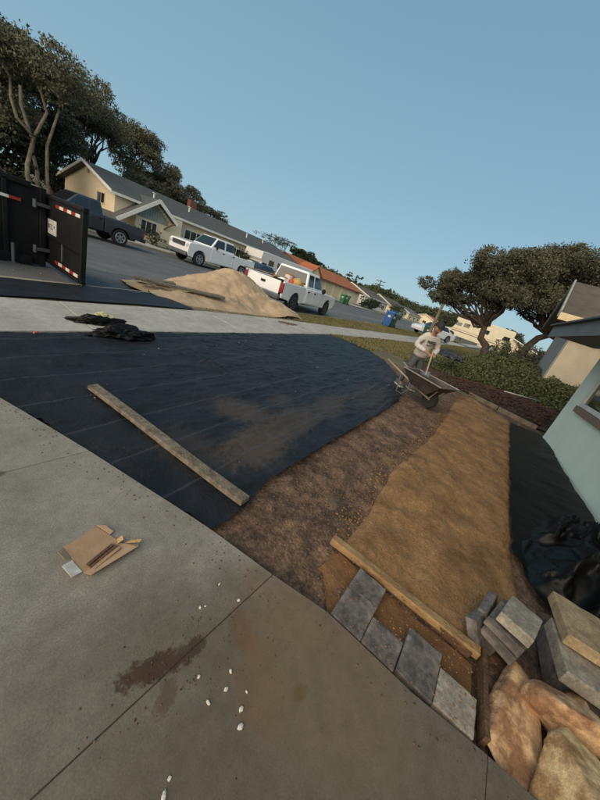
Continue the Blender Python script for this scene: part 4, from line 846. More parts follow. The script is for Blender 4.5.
# laid pavers: rectangular blocks along the driveway edge
def paver(label, x0, x1, y0, y1, z, m, rot=0.0, h=0.06, loc3=None, tiltx=0.0, tilty=0.0, group=None, name='paver'):
    lx, ly = x1 - x0, y1 - y0; q = MB(); nx = ny = 10; vs = []; fs = []
    sd = random.randint(0, 999)
    for top in (0, 1):
        for i in range(nx + 1):
            for j in range(ny + 1):
                u, v = -lx / 2 + lx * i / nx, -ly / 2 + ly * j / ny
                edge_ = (i in (0, nx)) or (j in (0, ny))
                dz = (0.0022 * mnoise.noise(Vector((u * 30 + sd, v * 30, 0)))) if top else 0
                if top and edge_: dz -= max(0, mnoise.noise(Vector((u * 22 + sd * 1.7, v * 22, 3))) - 0.12) * 0.020
                vs.append((u + (0.0012 * mnoise.noise(Vector((u * 60, v * 60, sd))) if edge_ else 0), v + (0.0012 * mnoise.noise(Vector((v * 60, u * 60, sd + 5))) if edge_ else 0), (h if top else 0) + dz))
    N = (nx + 1) * (ny + 1); I = lambda i, j, t_: t_ * N + i * (ny + 1) + j
    for i in range(nx):
        for j in range(ny): fs += [(I(i, j, 1), I(i + 1, j, 1), I(i + 1, j + 1, 1), I(i, j + 1, 1)), (I(i, j, 0), I(i, j + 1, 0), I(i + 1, j + 1, 0), I(i + 1, j, 0))]
    for i in range(nx): fs += [(I(i, 0, 0), I(i + 1, 0, 0), I(i + 1, 0, 1), I(i, 0, 1)), (I(i, ny, 1), I(i + 1, ny, 1), I(i + 1, ny, 0), I(i, ny, 0))]
    for j in range(ny): fs += [(I(0, j, 1), I(0, j + 1, 1), I(0, j + 1, 0), I(0, j, 0)), (I(nx, j, 0), I(nx, j + 1, 0), I(nx, j + 1, 1), I(nx, j, 1))]
    q.add(vs, fs); o = q.build(name, m, None); bv = o.modifiers.new('bevel', 'BEVEL'); bv.width = 0.005; bv.segments = 2; bv.limit_method = 'ANGLE'; bv.angle_limit = R_(40)
    o.location = loc3 if loc3 else ((x0 + x1) / 2, (y0 + y1) / 2, z); o.rotation_euler = (tiltx, tilty, rot)
    return tag(o, label, 'paver', group)
GP = 'pavers laid along the driveway edge'
paver('dark laid paver at the far left end, half under the light board side', 1.395, 1.545, -0.075, 0.10, -0.062, m_paver, 0.02, group=GP)
paver('larger dark laid paver touching the driveway at the left end of the row', 1.165, 1.392, -0.078, 0.095, -0.060, m_paver, 0.02, group=GP)
paver('speckled grey laid paver, second along the driveway edge', 1.172, 1.335, -0.250, -0.081, -0.061, m_paver, 0.02, group=GP)
paver('long rough laid paver reaching further into the sand, third along the edge', 1.192, 1.445, -0.425, -0.254, -0.057, m_paver, 0.02, group=GP)
paver('pale laid paver, nearest the flat rock at the end of the row', 1.208, 1.385, -0.600, -0.429, -0.062, m_pavel, 0.02, group=GP)

# loose stack of pavers
GS = 'loose pavers stacked beside the rocks'
paver('grey paver flat on the ground at the bottom of the small stack', 0, 0.26, 0, 0.17, 0, m_paver, loc3=(1.86, -0.62, -0.05), rot=-0.35, group=GS)
paver('bluish paver leaning on the left of the small stack', 0, 0.22, 0, 0.16, 0, m_paver, loc3=(1.775, -0.545, 0.00), rot=-0.35, tiltx=0.9, tilty=0.1, h=0.055, group=GS)
paver('second bluish paver standing tilted behind the small stack', 0, 0.22, 0, 0.16, 0, m_paver, loc3=(1.90, -0.565, 0.02), rot=-0.2, tiltx=1.15, tilty=0.0, h=0.05, group=GS)
paver('grey paver second from the bottom of the small stack', 0, 0.26, 0, 0.17, 0, m_paver, loc3=(1.80, -0.68, 0.03), rot=-0.40, tilty=0.05, group=GS)
paver('brownish grey paver just under the top one of the small stack', 0, 0.26, 0, 0.18, 0, m_paver, loc3=(1.81, -0.665, 0.095), rot=-0.30, tilty=0.04, group=GS)
paver('pale paver on top of the small stack, turned askew', 0, 0.245, 0, 0.155, 0, m_pavel, loc3=(1.80, -0.675, 0.165), rot=-0.28, tilty=0.10, tiltx=-0.05, group=GS)
GT = 'large blocks stacked at the right edge'
paver('tan block on top of the stack at the right edge', 0, 0.33, 0, 0.46, 0, m_paveb, loc3=(2.05, -1.085, 0.185), rot=0.10, h=0.065, tilty=0.05, group=GT)
paver('grey block under the tan one at the right edge', 0, 0.34, 0, 0.44, 0, m_pavel, loc3=(1.90, -1.09, 0.10), rot=0.10, h=0.075, tilty=0.04, group=GT)
paver('dark grey block at the bottom of the right-hand stack', 0, 0.34, 0, 0.42, 0, m_paver, loc3=(1.96, -1.10, -0.03), rot=0.06, h=0.12, group=GT)

# rocks
def rock(label, c, r, m, seed, rot=0.0, amp=0.35, name='rock', flat=0.8):
    bm = bmesh.new(); bmesh.ops.create_icosphere(bm, subdivisions=5, radius=1.0); rng = random.Random(seed)
    pl = [(Vector((rng.gauss(0, 1), rng.gauss(0, 1), rng.gauss(0, 0.8))).normalized(), rng.uniform(0.50, 0.80)) for _ in range(11)]
    for v in bm.verts:
        d = v.co.normalized(); q = 1.0
        for n_, k in pl:
            dd = d.dot(n_)
            if dd > 0.05: q = min(q, k / dd)
        q *= 1 + 0.03 * mnoise.noise(d * 3 + Vector((seed, 0, 0))) + 0.018 * mnoise.noise(d * 11 + Vector((0, seed, 0))) + 0.012 * mnoise.noise(d * 30)
        v.co = Vector((d.x * r[0], d.y * r[1], d.z * r[2])) * q
    me = bpy.data.meshes.new(name); bm.to_mesh(me); bm.free(); me.polygons.foreach_set('use_smooth', [True] * len(me.polygons)); me.materials.append(m)
    o = bpy.data.objects.new(name, me); COL.objects.link(o); o.location = c; o.rotation_euler = (0.1, -0.1, rot)
    return tag(o, label, 'rock')
rock('orange-brown boulder wedged in front of the grey block stack', (1.575, -0.935, 0.075), (0.185, 0.105, 0.13), m_rock, 3, rot=-1.45)
rock('yellowish boulder in the very corner, nearest of the rocks', (1.30, -0.945, 0.05), (0.23, 0.175, 0.185), m_rock2, 8, rot=0.35)
rock('flat tan rock slab lying beside the dark form board', (1.44, -0.735, -0.035), (0.31, 0.14, 0.08), m_rock, 21, rot=-0.05)
rock('brown boulder at the right edge behind the yellowish one', (1.60, -1.22, 0.08), (0.14, 0.13, 0.15), m_rock, 33, rot=0.2)
rock('small brown rock tucked under the block stack', (1.70, -1.02, 0.02), (0.10, 0.07, 0.08), m_rock, 41, rot=0.2)

# white chips scattered on the driveway
GC = 'white stone chips scattered on the driveway'
chips = [((240, 727), 0.011, 'largest white chip, right of the lower group'), ((238, 709), 0.010, 'long white chip just above the largest one'), ((217, 677), 0.009, 'oval white chip in the middle of the group'), ((228, 668), 0.008, 'round white chip at the top right of the group'), ((208, 697), 0.009, 'white chip lowest on the left of the group'), ((197, 674), 0.009, 'white chip beside the dark stain'), ((164, 786), 0.011, 'white chip near the bottom of the driveway alone'), ((167, 768), 0.007, 'thin chip above the lone bottom one'), ((231, 591), 0.009, 'chip above the driveway joint, right one'), ((184, 597), 0.007, 'chip above the dark stain, left of a pair'), ((193, 596), 0.006, 'chip above the dark stain, right of a pair'), ((210, 568), 0.007, 'small chip highest on the driveway'), ((246, 694), 0.006, 'tiny chip at the far right of the group')]
CW = [(0.571, 0.118), (0.603, 0.150), (0.600, 0.231), (0.648, 0.260), (0.532, 0.246), (0.552, 0.330), (0.322, 0.172), (0.35, 0.19), (0.85, 0.44), (0.70, 0.53), (0.72, 0.52), (0.83, 0.56), (0.65, 0.17)]
for i, ((cx_, cy_), (px_, r_, lab)) in enumerate(zip(CW, chips)):
    q = MB(); q.blob((0, 0, 0), (r_ * random.uniform(.8, 1.2), r_ * random.uniform(.55, .8), r_ * 0.45), 8, 5, 0.5, 2.5, i); tag(q.build('stone_chip', m_white, None, loc=(cx_, cy_, r_ * 0.35), rotz=random.uniform(0, 3)), lab, 'stone chip', GC)

# crumbs of soil and gravel lying about
rng = np.random.RandomState(4)
def crumbs(name, n, fx, size, m, zf, label, cat, sub=1):
    ico = bmesh.new(); bmesh.ops.create_icosphere(ico, subdivisions=1, radius=1); iv = np.array([v.co[:] for v in ico.verts]); ifc = np.array([[v.index for v in f.verts] for f in ico.faces]); ico.free()
    P = fx(n); n = len(P); s = size * (0.35 + rng.rand(n) ** 3 * 1.6); V = iv[None] * s[:, None, None] * (0.7 + 0.6 * rng.rand(n, len(iv), 1)) * np.array([1, 1, 0.6]) + np.concatenate([P, zf(P[:, 0], P[:, 1])[:, None]], 1)[:, None]
    F = ifc[None] + (np.arange(n) * len(iv))[:, None, None]
    return tag(fast_mesh(name, V.reshape(-1, 3), F.reshape(-1, 3), m), label, cat, kind='stuff')
def in_box(x0, x1, y0, y1): return lambda n: np.stack([rng.uniform(x0, x1, n), rng.uniform(y0, y1, n)], 1)
def near_edge(n):
    y = rng.uniform(-0.75, 2.6, n); x = np.array([ex(q) for q in y]) - np.abs(rng.normal(0, 0.10, n)) - 0.01; return np.stack([x, y], 1)
crumbs('soil_crumbs', 380, near_edge, 0.0028, m_soil, lambda x, y: 0.001 + 0 * x, 'dark crumbs of soil spilled on the driveway edge', 'soil crumbs')
crumbs('stain_crumbs', 240, lambda n: np.stack([0.55 + rng.normal(0, 0.16, n), 0.40 + rng.normal(0, 0.13, n)], 1), 0.0022, m_soil, lambda x, y: 0.001 + 0 * x, 'fine dirt crumbs round the dark driveway stain', 'soil crumbs')
crumbs('soil_clods', 16000, in_box(1.3, 9.4, -0.6, 2.4), 0.0065, mat('pale_clod', (0.175, 0.115, 0.075), 0.95, (0.085, 0.055, 0.038), 5), lambda x, y: z_soil(x, y, 0) + 0.0, 'clods and gravel on the bare soil strip', 'soil clods')
crumbs('spilled_sand', 3200, lambda n: (lambda x: np.stack([x, np.interp(x, [1.63, 2.3, 3.2, 4.4, 6, 7.8, 9.3], [0.28, 0.31, 0.42, 0.36, 0.42, 0.55, 0.4]) + np.abs(rng.normal(0, 0.11, n)) - 0.05], 1))(rng.uniform(1.7, 9.2, n)), 0.0055, m_sand, lambda x, y: z_soil(x, y, 0) + 0.004, 'loose sand thinning out over the darker soil', 'sand')
crumbs('paver_grit', 700, in_box(1.18, 1.62, -0.6, 0.2), 0.0028, m_sand, lambda x, y: 0 * x + 0.0, 'sand grit scattered over the laid pavers', 'sand')
crumbs('sand_crumbs', 1500, in_box(1.9, 8.6, -0.7, 0.35), 0.006, m_sand, lambda x, y: z_sand(x, y, 1 + 0 * x) + 0.002, 'small lumps on the spread sand', 'sand lumps')
crumbs('bank_clods', 1800, in_box(9.5, 11.6, -2.2, 1.5), 0.03, m_mulch, lambda x, y: mound(x, y) + 0.02, 'dark clods and bark on the planting bank', 'soil clods')
crumbs('fabric_debris', 75, in_box(0.8, 8.5, 1.2, 4.4), 0.007, mat('pale_debris', (0.30, 0.24, 0.17), 0.9), lambda x, y: z_fab(x, y, 1) + 0.006, 'specks of debris on the black fabric', 'debris')
crumbs('street_sand', 1500, lambda n: np.stack([rng.normal(6.8, 2.2, n), rng.normal(6.5, 0.35, n)], 1), 0.008, m_pile, lambda x, y: 0.004 + 0 * x, 'sand grains spilled over the sidewalk', 'sand')
# edge collapse of sand at the parkway and dirt fan on the sidewalk
tag(poly_sheet('dirt_smear', [(7.2, 5.8), (7.6, 5.62), (8.0, 5.66), (8.3, 5.78), (7.9, 5.95), (7.5, 5.98)], 0.02, lambda x, y, d: 0.004 + 0.012 * sst(d / 0.1) + 0.006 * fbm(x, y, 9, 3), m_soil, ragged=0.10, rf=12), 'patch of damp soil dropped on the sidewalk', 'soil patch')

# cardboard tray, flattened, with wood strips on it
BX = thing('cardboard_box', 'torn open cardboard box lying flat on the driveway', 'box', (0.485, 1.075, 0.004), 0.0)
def sheet(poly, z0, z1, name, m, parent, th=0.003, tilt=None):
    q = MB(); n = len(poly); zz = [z0 if tilt is None else z0 + tilt(*p) for p in poly]
    vs = [(*p, z) for p, z in zip(poly, zz)] + [(*p, z + th) for p, z in zip(poly, zz)]
    q.add(vs, [tuple(range(n))[::-1], tuple(range(n, 2 * n))] + [(i, (i + 1) % n, (i + 1) % n + n, i + n) for i in range(n)]); return q.build(name, m, parent)
sheet([(-0.072, -0.105), (0.112, -0.060), (0.060, 0.105), (-0.090, 0.070)], 0.0, 0, 'base_panel', m_card, BX)
sheet([(0.113, -0.060), (0.165, -0.105), (0.150, -0.125), (-0.06, -0.145), (-0.072, -0.107)], 0.002, 0, 'long_flap', m_cardin, BX, tilt=lambda x, y: 0.018 * (y < -0.11))
sheet([(-0.092, 0.070), (-0.120, 0.040), (-0.112, -0.010), (-0.084, -0.002)], 0.001, 0, 'end_flap', m_cardin, BX, tilt=lambda x, y: 0.02 * (x < -0.1))
sheet([(-0.086, -0.020), (-0.128, -0.035), (-0.118, -0.108), (-0.076, -0.098)], 0.004, 0, 'white_label_flap', m_white, BX, tilt=lambda x, y: 0.012 * (x < -0.1))
sheet([(0.060, 0.107), (0.092, 0.085), (0.105, 0.03), (0.086, 0.020)], 0.002, 0, 'side_flap', m_cardin, BX, tilt=lambda x, y: 0.006)
sheet([(0.118, -0.062), (0.146, -0.060), (0.175, -0.108), (0.158, -0.118)], 0.006, 0, 'raised_flap', m_pine, BX, tilt=lambda x, y: 0.03 * (x > 0.15))
sheet([(0.098, -0.022), (0.118, -0.030), (0.112, -0.056), (0.090, -0.048)], 0.006, 0, 'raised_flap', m_pine, BX, tilt=lambda x, y: 0.02 * (x > 0.11))
for i, (a, c) in enumerate((((0.072, -0.040, 0.010), (-0.050, -0.082, 0.010)), ((0.082, -0.058, 0.010), (-0.045, -0.102, 0.010)), ((0.085, -0.078, 0.016), (-0.042, -0.116, 0.012)))):
    lab = ['dark wood strip on the cardboard, left of three', 'dark wood strip on the cardboard, middle of three', 'paler wood strip on the cardboard, right of three'][i]
    q = MB().bar((a[0] + 0.485, a[1] + 1.075, a[2] + 0.003), (c[0] + 0.485, c[1] + 1.075, c[2] + 0.003), 0.014, 0.008); tag(q.build('wood_strip', m_wdark if i < 2 else m_card), lab, 'wood strip', 'wood strips on the cardboard')

# crumpled black bags
def crumple(name, label, cat, loc, r, seed, m=m_plast, rotz=0.0, amp=0.55, sub=5, fr=2.2, sharp=1.0):
    bm = bmesh.new(); bmesh.ops.create_icosphere(bm, subdivisions=sub, radius=1)
    for v in bm.verts:
        d = v.co.normalized(); p = d * fr + Vector((seed, seed * 2, 0)); q = 1 + 0.55 * amp * mnoise.noise(p * 0.8) - 0.22 * abs(mnoise.noise(Vector((p.x * 1.2, p.y * 2.4, p.z * 1.5)))) * sharp - 0.08 * abs(mnoise.noise(p * 3.6)) * sharp
        z = d.z * r[2] * q; v.co = Vector((d.x * r[0] * q, d.y * r[1] * q, max(z, -0.15 * r[2])))
    me = bpy.data.meshes.new(name); bm.to_mesh(me); bm.free(); me.polygons.foreach_set('use_smooth', [True] * len(me.polygons)); me.materials.append(m)
    o = bpy.data.objects.new(name, me); COL.objects.link(o); o.location = loc; o.rotation_euler = (0, 0, rotz); return tag(o, label, cat)
m_film = mat('black_film', (0.006, 0.0055, 0.005), 0.42, (0.004, 0.004, 0.004), 5, 0.1, 30, spec=0.22)
def z_film(x, y, d):
    u = x + 0.10 * fbm(x, y, 2.5, 3); v = y + 0.10 * fbm(x + 7, y, 2.5, 3)
    dome = 0.27 * sst(d / 0.34) * (0.75 + 0.5 * fbm(x, y, 1.6, 3))
    ridge = lambda a, k: np.clip(1 - np.abs(a) * k, 0, 1) ** 2
    f = 0.13 * ridge(fbm(u * 0.6 + v * 0.5, v * 1.3 - u * 0.3, 2.6, 2), 9) + 0.07 * ridge(fbm(v * 0.9 + 4, u * 0.8 + v * 0.6, 4.6, 2), 8) + 0.03 * ridge(fbm(u + 9, v, 9, 2), 7)
    return -0.015 + dome + f * sst(d / 0.10)
film_poly = [(2.42, -0.98), (2.62, -0.84), (2.95, -0.80), (3.3, -0.86), (3.8, -1.02), (4.2, -1.22), (4.3, -1.52), (3.7, -1.68), (3.0, -1.72), (2.45, -1.55), (2.3, -1.25)]
tag(poly_sheet('plastic_sheeting', film_poly, 0.014, z_film, mat('black_film', (0.006, 0.0055, 0.005), 0.42, (0.004, 0.004, 0.004), 5, 0.1, 30, spec=0.35), ragged=0.05, rf=5), 'heap of crumpled black plastic sheeting against the green wall', 'plastic sheeting')
crumple('black_bag', 'limp black bag with a twisted end lying on the sidewalk', 'bag', (1.86, 4.46, 0.01), (0.32, 0.10, 0.12), 5, m_film, rotz=-0.15, amp=0.9, sharp=2.2)
crumple('black_bundle', 'long folded black bundle on the fabric edge, lower of the two', 'bundle', (1.98, 4.00, 0.02), (0.40, 0.14, 0.13), 12, m_film, rotz=-0.1, amp=0.7, sharp=2.0)
crumple('yellow_rag', 'small pale yellow rag on top of the limp black bag', 'rag', (1.95, 4.58, 0.08), (0.11, 0.06, 0.05), 15, mat('pale_rag', (0.5, 0.5, 0.28), 0.9), rotz=-0.3, amp=0.9)
crumple('dark_bag', 'dark bag dropped among the green shrubs right of the man', 'bag', (11.2, 1.55, 0.62), (0.50, 0.36, 0.22), 6, mat('navy_bag', (0.022, 0.024, 0.03), 0.6), rotz=1.0, amp=0.6)
tag(MB().tube([(9.35, -0.27, 0.46), (10.4, -1.15, 0.47)], 0.016, 8).build('plastic_pipe', mat('white_pipe', (0.62, 0.58, 0.52), 0.5), None, smooth=True), 'thin white pipe lying on the dark planting bank', 'pipe')
tag(MB().tube([(2.30, 4.0, 0.03), (2.38, 3.98, 0.03)], 0.016, 6).build('red_handle', m_red), 'small red tool grip sticking out of the lower black bundle', 'tool')
tag(MB().tube([(1.04, 3.98, 0.01), (1.08, 4.0, 0.012)], 0.012, 6).build('orange_scrap', mat('orange_scrap', (0.5, 0.16, 0.08), 0.8)), 'small orange scrap at the sidewalk edge left of the bags', 'scrap')
# ------------------------------------------------------------------ wheelbarrow
WB = thing('wheelbarrow', 'dark grey steel wheelbarrow with wooden handles standing at the fabric edge', 'wheelbarrow', (6.0, 0.80, -0.02), math.atan2(-0.93, -0.36), scale=0.88)
m_tray = mat('worn_tray_steel', (0.075, 0.066, 0.058), 0.55, (0.04, 0.032, 0.028), 5, 0.3, 20, metal=0.3)
m_hand = mat('grey_ash_handle', (0.36, 0.30, 0.22), 0.7, (0.26, 0.21, 0.15), 6)
w_ = wheel(WB, 0.0, 0.0, 0.19, 1, m_bump, 0.09)
TT = MB(); rimz = 0.60
top = [(-0.72, -0.30, rimz), (0.30, -0.36, rimz - 0.02), (0.30, 0.36, rimz - 0.02), (-0.72, 0.30, rimz)]; bot = [(-0.52, -0.20, 0.34), (-0.02, -0.22, 0.27), (-0.02, 0.22, 0.27), (-0.52, 0.20, 0.34)]
ti = [(p[0] * 0.97 - 0.005, p[1] * 0.97, p[2] + 0.001) for p in top]; bi = [(p[0] * 0.97 - 0.005, p[1] * 0.97, p[2] + 0.012) for p in bot]
vs = top + bot + ti + bi; fs = []
for k in range(4):
    n1 = (k + 1) % 4; fs += [(k, n1, 4 + n1, 4 + k), (8 + k, 12 + k, 12 + n1, 8 + n1), (k, 8 + k, 8 + n1, n1)]
fs += [(4, 5, 6, 7), (15, 14, 13, 12)]
TT.add(vs, fs).build('tray', m_tray, WB, bevel=0.02)
TRM = MB(); TRM.tube([top[0], top[1], top[2], top[3], top[0]], 0.015, 6).build('tray_rim', mat('rim_steel', (0.30, 0.28, 0.25), 0.5, metal=0.4), WB)
for s in (-1, 1):
    MB().tube([(0.04, s * 0.07, 0.19), (-0.10, s * 0.13, 0.25), (-1.22, s * 0.30, 0.58)], [0.022, 0.024, 0.02], 8).build('handle', m_hand, WB, smooth=True)
    MB().tube([(-0.36, s * 0.17, 0.33), (-0.56, s * 0.20, 0.02), (-0.72, s * 0.20, 0.02), (-0.78, s * 0.235, 0.45)], 0.014, 6).build('leg', m_bump, WB)
    MB().tube([(0.0, s * 0.08, 0.19), (0.16, s * 0.15, 0.45)], 0.012, 6).build('front_brace', m_hand, WB)
MB().tube([(-0.60, -0.2, 0.1), (-0.60, 0.2, 0.1)], 0.012, 6).build('cross_brace', m_bump, WB)
crumple('soil_load', 'dark soil heaped inside the wheelbarrow tray', 'soil', WB.matrix_world @ Vector((0, 0, 0)), (0.36, 0.22, 0.12), 3, m_mulch, amp=0.4, sharp=0.6)
sl = bpy.data.objects['soil_load']; sl.location = Matrix.Translation(WB.location) @ Matrix.Rotation(WB.rotation_euler.z, 4, 'Z') @ Vector((-0.24, 0, 0.40)); sl.rotation_euler.z = WB.rotation_euler.z

# ------------------------------------------------------------------ the man
MAN_F = Vector((-0.72, -0.69)).normalized(); MAN = (6.80, 1.50, -0.03)
PR = thing('person', 'man in a pale grey sweatshirt and dark cap bending over the wheelbarrow', 'person', MAN, math.atan2(MAN_F.y, MAN_F.x))
m_skin = mat('skin', (0.33, 0.17, 0.105), 0.6, (0.29, 0.145, 0.09), 20)
m_sweat = mat('grey_sweatshirt', (0.50, 0.475, 0.44), 0.9, (0.42, 0.395, 0.365), 9, 0.4, 30)
m_jean = mat('dark_grey_trousers', (0.075, 0.082, 0.088), 0.9, (0.05, 0.056, 0.06), 8, 0.4, 30)
m_cap = mat('black_cap', (0.012, 0.012, 0.014), 0.8); m_shoe = mat('worn_shoe', (0.10, 0.10, 0.11), 0.7); m_sole = mat('white_sole', (0.55, 0.54, 0.5), 0.7)
def skin(name, verts, edges, radii, m, parent, root=0, sub=2, smooth=True):
    me = bpy.data.meshes.new(name); me.from_pydata([Vector(v) for v in verts], edges, []); o = bpy.data.objects.new(name, me); COL.objects.link(o)
    sk = o.modifiers.new('skin', 'SKIN'); sk.use_smooth_shade = True; sk.branch_smoothing = 0.4
    if not me.skin_vertices: 
        bpy.context.view_layer.objects.active = o; 
    lay = me.skin_vertices[0].data if me.skin_vertices else me.attributes
    for i, r in enumerate(radii):
        r = r if isinstance(r, tuple) else (r, r); lay[i].radius = r
    lay[root].use_root = True
    ss = o.modifiers.new('sub', 'SUBSURF'); ss.levels = sub; ss.render_levels = sub
    dg = bpy.context.evaluated_depsgraph_get(); dg.update(); ev = o.evaluated_get(dg); nm = bpy.data.meshes.new_from_object(ev); o.modifiers.clear(); o.data = nm; bpy.data.meshes.remove(me)
    nm.name = name; nm.materials.clear(); nm.materials.append(m); nm.polygons.foreach_set('use_smooth', [True] * len(nm.polygons)); o.parent = parent; return o
def have_skin():
    me = bpy.data.meshes.new('t'); me.from_pydata([(0, 0, 0), (0, 0, 1)], [(0, 1)], []); o = bpy.data.objects.new('t', me); COL.objects.link(o); o.modifiers.new('s', 'SKIN'); r = bool(me.skin_vertices); bpy.data.objects.remove(o); bpy.data.meshes.remove(me); return r
# forward = +x, left = +y (local)
P = dict(pel=(-0.02, 0, 0.80), wai=(0.02, 0, 0.93), che=(0.07, 0, 1.10), upc=(0.10, 0, 1.20), nek=(0.15, -0.01, 1.29), nk2=(0.18, -0.015, 1.33),
         hdb=(0.205, -0.02, 1.37), hdm=(0.215, -0.025, 1.43), hdt=(0.20, -0.02, 1.485))
L = lambda s: dict(sh=(0.09, s * 0.165, 1.19), el=(0.10, s * 0.255, 0.97), wr=(0.31, s * 0.09, 0.905), ha=(0.365, s * 0.055, 0.89))
V = []; E = []; Rr = []; IX = {}
def addv(k, p, r, par=None):
    IX[k] = len(V); V.append(p); Rr.append(r)
    if par is not None: E.append((IX[par], IX[k]))
addv('pel', P['pel'], (0.09, 0.07)); addv('wai', P['wai'], (0.10, 0.075), 'pel'); addv('che', P['che'], (0.135, 0.095), 'wai'); addv('upc', P['upc'], (0.12, 0.085), 'che'); addv('nek', P['nek'], 0.050, 'upc'); addv('nk2', P['nk2'], 0.05, 'nek')
addv('hdb', P['hdb'], 0.070, 'nk2'); addv('hdm', P['hdm'], 0.090, 'hdb'); addv('hdt', P['hdt'], 0.070, 'hdm')
for s in (-1, 1):
    q = L(s); k = str(s); addv('sh' + k, q['sh'], 0.052, 'upc'); addv('el' + k, q['el'], 0.038, 'sh' + k); addv('wr' + k, q['wr'], 0.024, 'el' + k); addv('ha' + k, q['ha'], (0.034, 0.018), 'wr' + k)
    for j in range(4):
        a = (q['ha'][0] + 0.03, q['ha'][1] + s * (0.022 - 0.015 * j), q['ha'][2] + 0.0); ln = (0.85, 1.0, 0.95, 0.75)[j]
        addv(f'f{j}{k}', a, 0.009, 'ha' + k); addv(f'g{j}{k}', (a[0] + 0.028 * ln, a[1] - s * 0.004, a[2] - 0.012), 0.0085, f'f{j}{k}'); addv(f'h{j}{k}', (a[0] + 0.030 * ln, a[1] - s * 0.008, a[2] - 0.040 * ln), 0.0075, f'g{j}{k}')
    addv('t0' + k, (q['ha'][0] - 0.005, q['ha'][1] - s * 0.03, q['ha'][2] + 0.01), 0.010, 'ha' + k); addv('t1' + k, (q['ha'][0] + 0.025, q['ha'][1] - s * 0.045, q['ha'][2] - 0.01), 0.009, 't0' + k)
    hx, kx, ax = (-0.01, s * 0.075, 0.76), (0.05 if s > 0 else 0.01, s * 0.11, 0.42), (-0.03 if s > 0 else -0.10, s * 0.13, 0.10)
    addv('hp' + k, hx, 0.055, 'pel'); addv('kn' + k, kx, 0.048, 'hp' + k); addv('an' + k, ax, 0.038, 'kn' + k); addv('to' + k, (ax[0] + 0.16, ax[1] + s * 0.02, 0.045), (0.04, 0.03), 'an' + k)
try:
    skin('body', V, E, Rr, m_skin, PR)
    # sweatshirt
    v2 = [(-0.02, 0, 0.72), (0.0, 0, 0.84), P['wai'], P['che'], P['upc'], (0.135, -0.008, 1.265)]; e2 = [(0, 1), (1, 2), (2, 3), (3, 4), (4, 5)]; r2 = [(0.175, 0.15), (0.17, 0.14), (0.155, 0.125), (0.165, 0.13), (0.135, 0.11), (0.07, 0.065)]
    for s in (-1, 1):
        q = L(s); b0 = len(v2); v2 += [q['sh'], tuple((np.array(q['sh']) + np.array(q['el'])) / 2), q['el'], tuple((np.array(q['el']) + np.array(q['wr'])) / 2), tuple(np.array(q['wr']) * 0.93 + np.array(q['el']) * 0.07)]
        r2 += [0.082, 0.068, 0.062, 0.056, 0.042]; e2 += [(4, b0), (b0, b0 + 1), (b0 + 1, b0 + 2), (b0 + 2, b0 + 3), (b0 + 3, b0 + 4)]
    sw_o = skin('sweatshirt', v2, e2, r2, m_sweat, PR)
    v3 = [(-0.02, 0, 0.83), (-0.02, 0, 0.77)]; e3 = [(0, 1)]; r3 = [(0.14, 0.115), (0.13, 0.11)]
    for s in (-1, 1):
        b0 = len(v3); kx, ax = (0.05 if s > 0 else 0.01, s * 0.11, 0.42), (-0.03 if s > 0 else -0.10, s * 0.13, 0.09)
        v3 += [(-0.01, s * 0.08, 0.70), kx, ax]; r3 += [0.098, 0.076, 0.064]; e3 += [(1, b0), (b0, b0 + 1), (b0 + 1, b0 + 2)]
    skin('trousers', v3, e3, r3, m_jean, PR)
    for ob_, am_ in ((sw_o, 0.016), (bpy.data.objects['trousers'], 0.012)):     # cloth folds
        for v_ in ob_.data.vertices:
            q_ = Vector((v_.co.x * 14, v_.co.y * 10, v_.co.z * 26)); v_.co += v_.normal * am_ * (0.35 - abs(mnoise.noise(q_)) * 1.6)
except Exception as e_:
    print('SKIN FAILED', e_)
def hp(x, y, z):   # head space -> local: head tilted forward about 35 degrees
    c, s_ = math.cos(R_(38)), math.sin(R_(38)); X = x * c + z * s_; Z = -x * s_ + z * c; return (0.212 + X, -0.022 + y, 1.425 + Z)
def hblob(mb, c, r, seg=12, rings=8):
    t = MB(); t.blob(c, r, seg, rings); t.v = [hp(*v) for v in t.v]; mb.add(t.v, t.f); return mb
hd = MB(); hblob(hd, (0.02, 0, 0.0), (0.098, 0.080, 0.112), 18, 12); hblob(hd, (0.118, 0, -0.01), (0.020, 0.014, 0.024), 8, 6)
for s in (-1, 1): hblob(hd, (0.01, s * 0.082, -0.01), (0.018, 0.010, 0.028), 8, 6)
hd.build('face', m_skin, PR, smooth=True)
ey = MB(); [hblob(ey, (0.098, s * 0.032, 0.02), (0.012, 0.014, 0.008), 8, 6) for s in (-1, 1)]; hblob(ey, (0.107, 0, -0.055), (0.006, 0.024, 0.006), 8, 6); ey.build('eyes_and_mouth', mat('dark_lip', (0.06, 0.025, 0.02), 0.6), PR, smooth=True)
cp = MB(); t = MB(); t.blob((0.0, 0, 0.035), (0.108, 0.092, 0.095), 18, 12); t.v = [(v[0], v[1], max(v[2], 0.045)) for v in t.v]; cp.add([hp(*v) for v in t.v], t.f)
t = MB(); t.blob((0.095, 0, 0.055), (0.035, 0.06, 0.010), 14, 6); cp.add([hp(*v) for v in t.v], t.f); cp.build('cap', m_cap, PR, smooth=True)
hr = MB(); t = MB(); t.blob((-0.02, 0, 0.0), (0.094, 0.088, 0.075), 16, 10); t.v = [(min(v[0], 0.02), v[1], v[2]) for v in t.v]; hr.add([hp(*v) for v in t.v], t.f); hr.build('hair', mat('black_hair', (0.012, 0.009, 0.008), 0.7), PR, smooth=True)
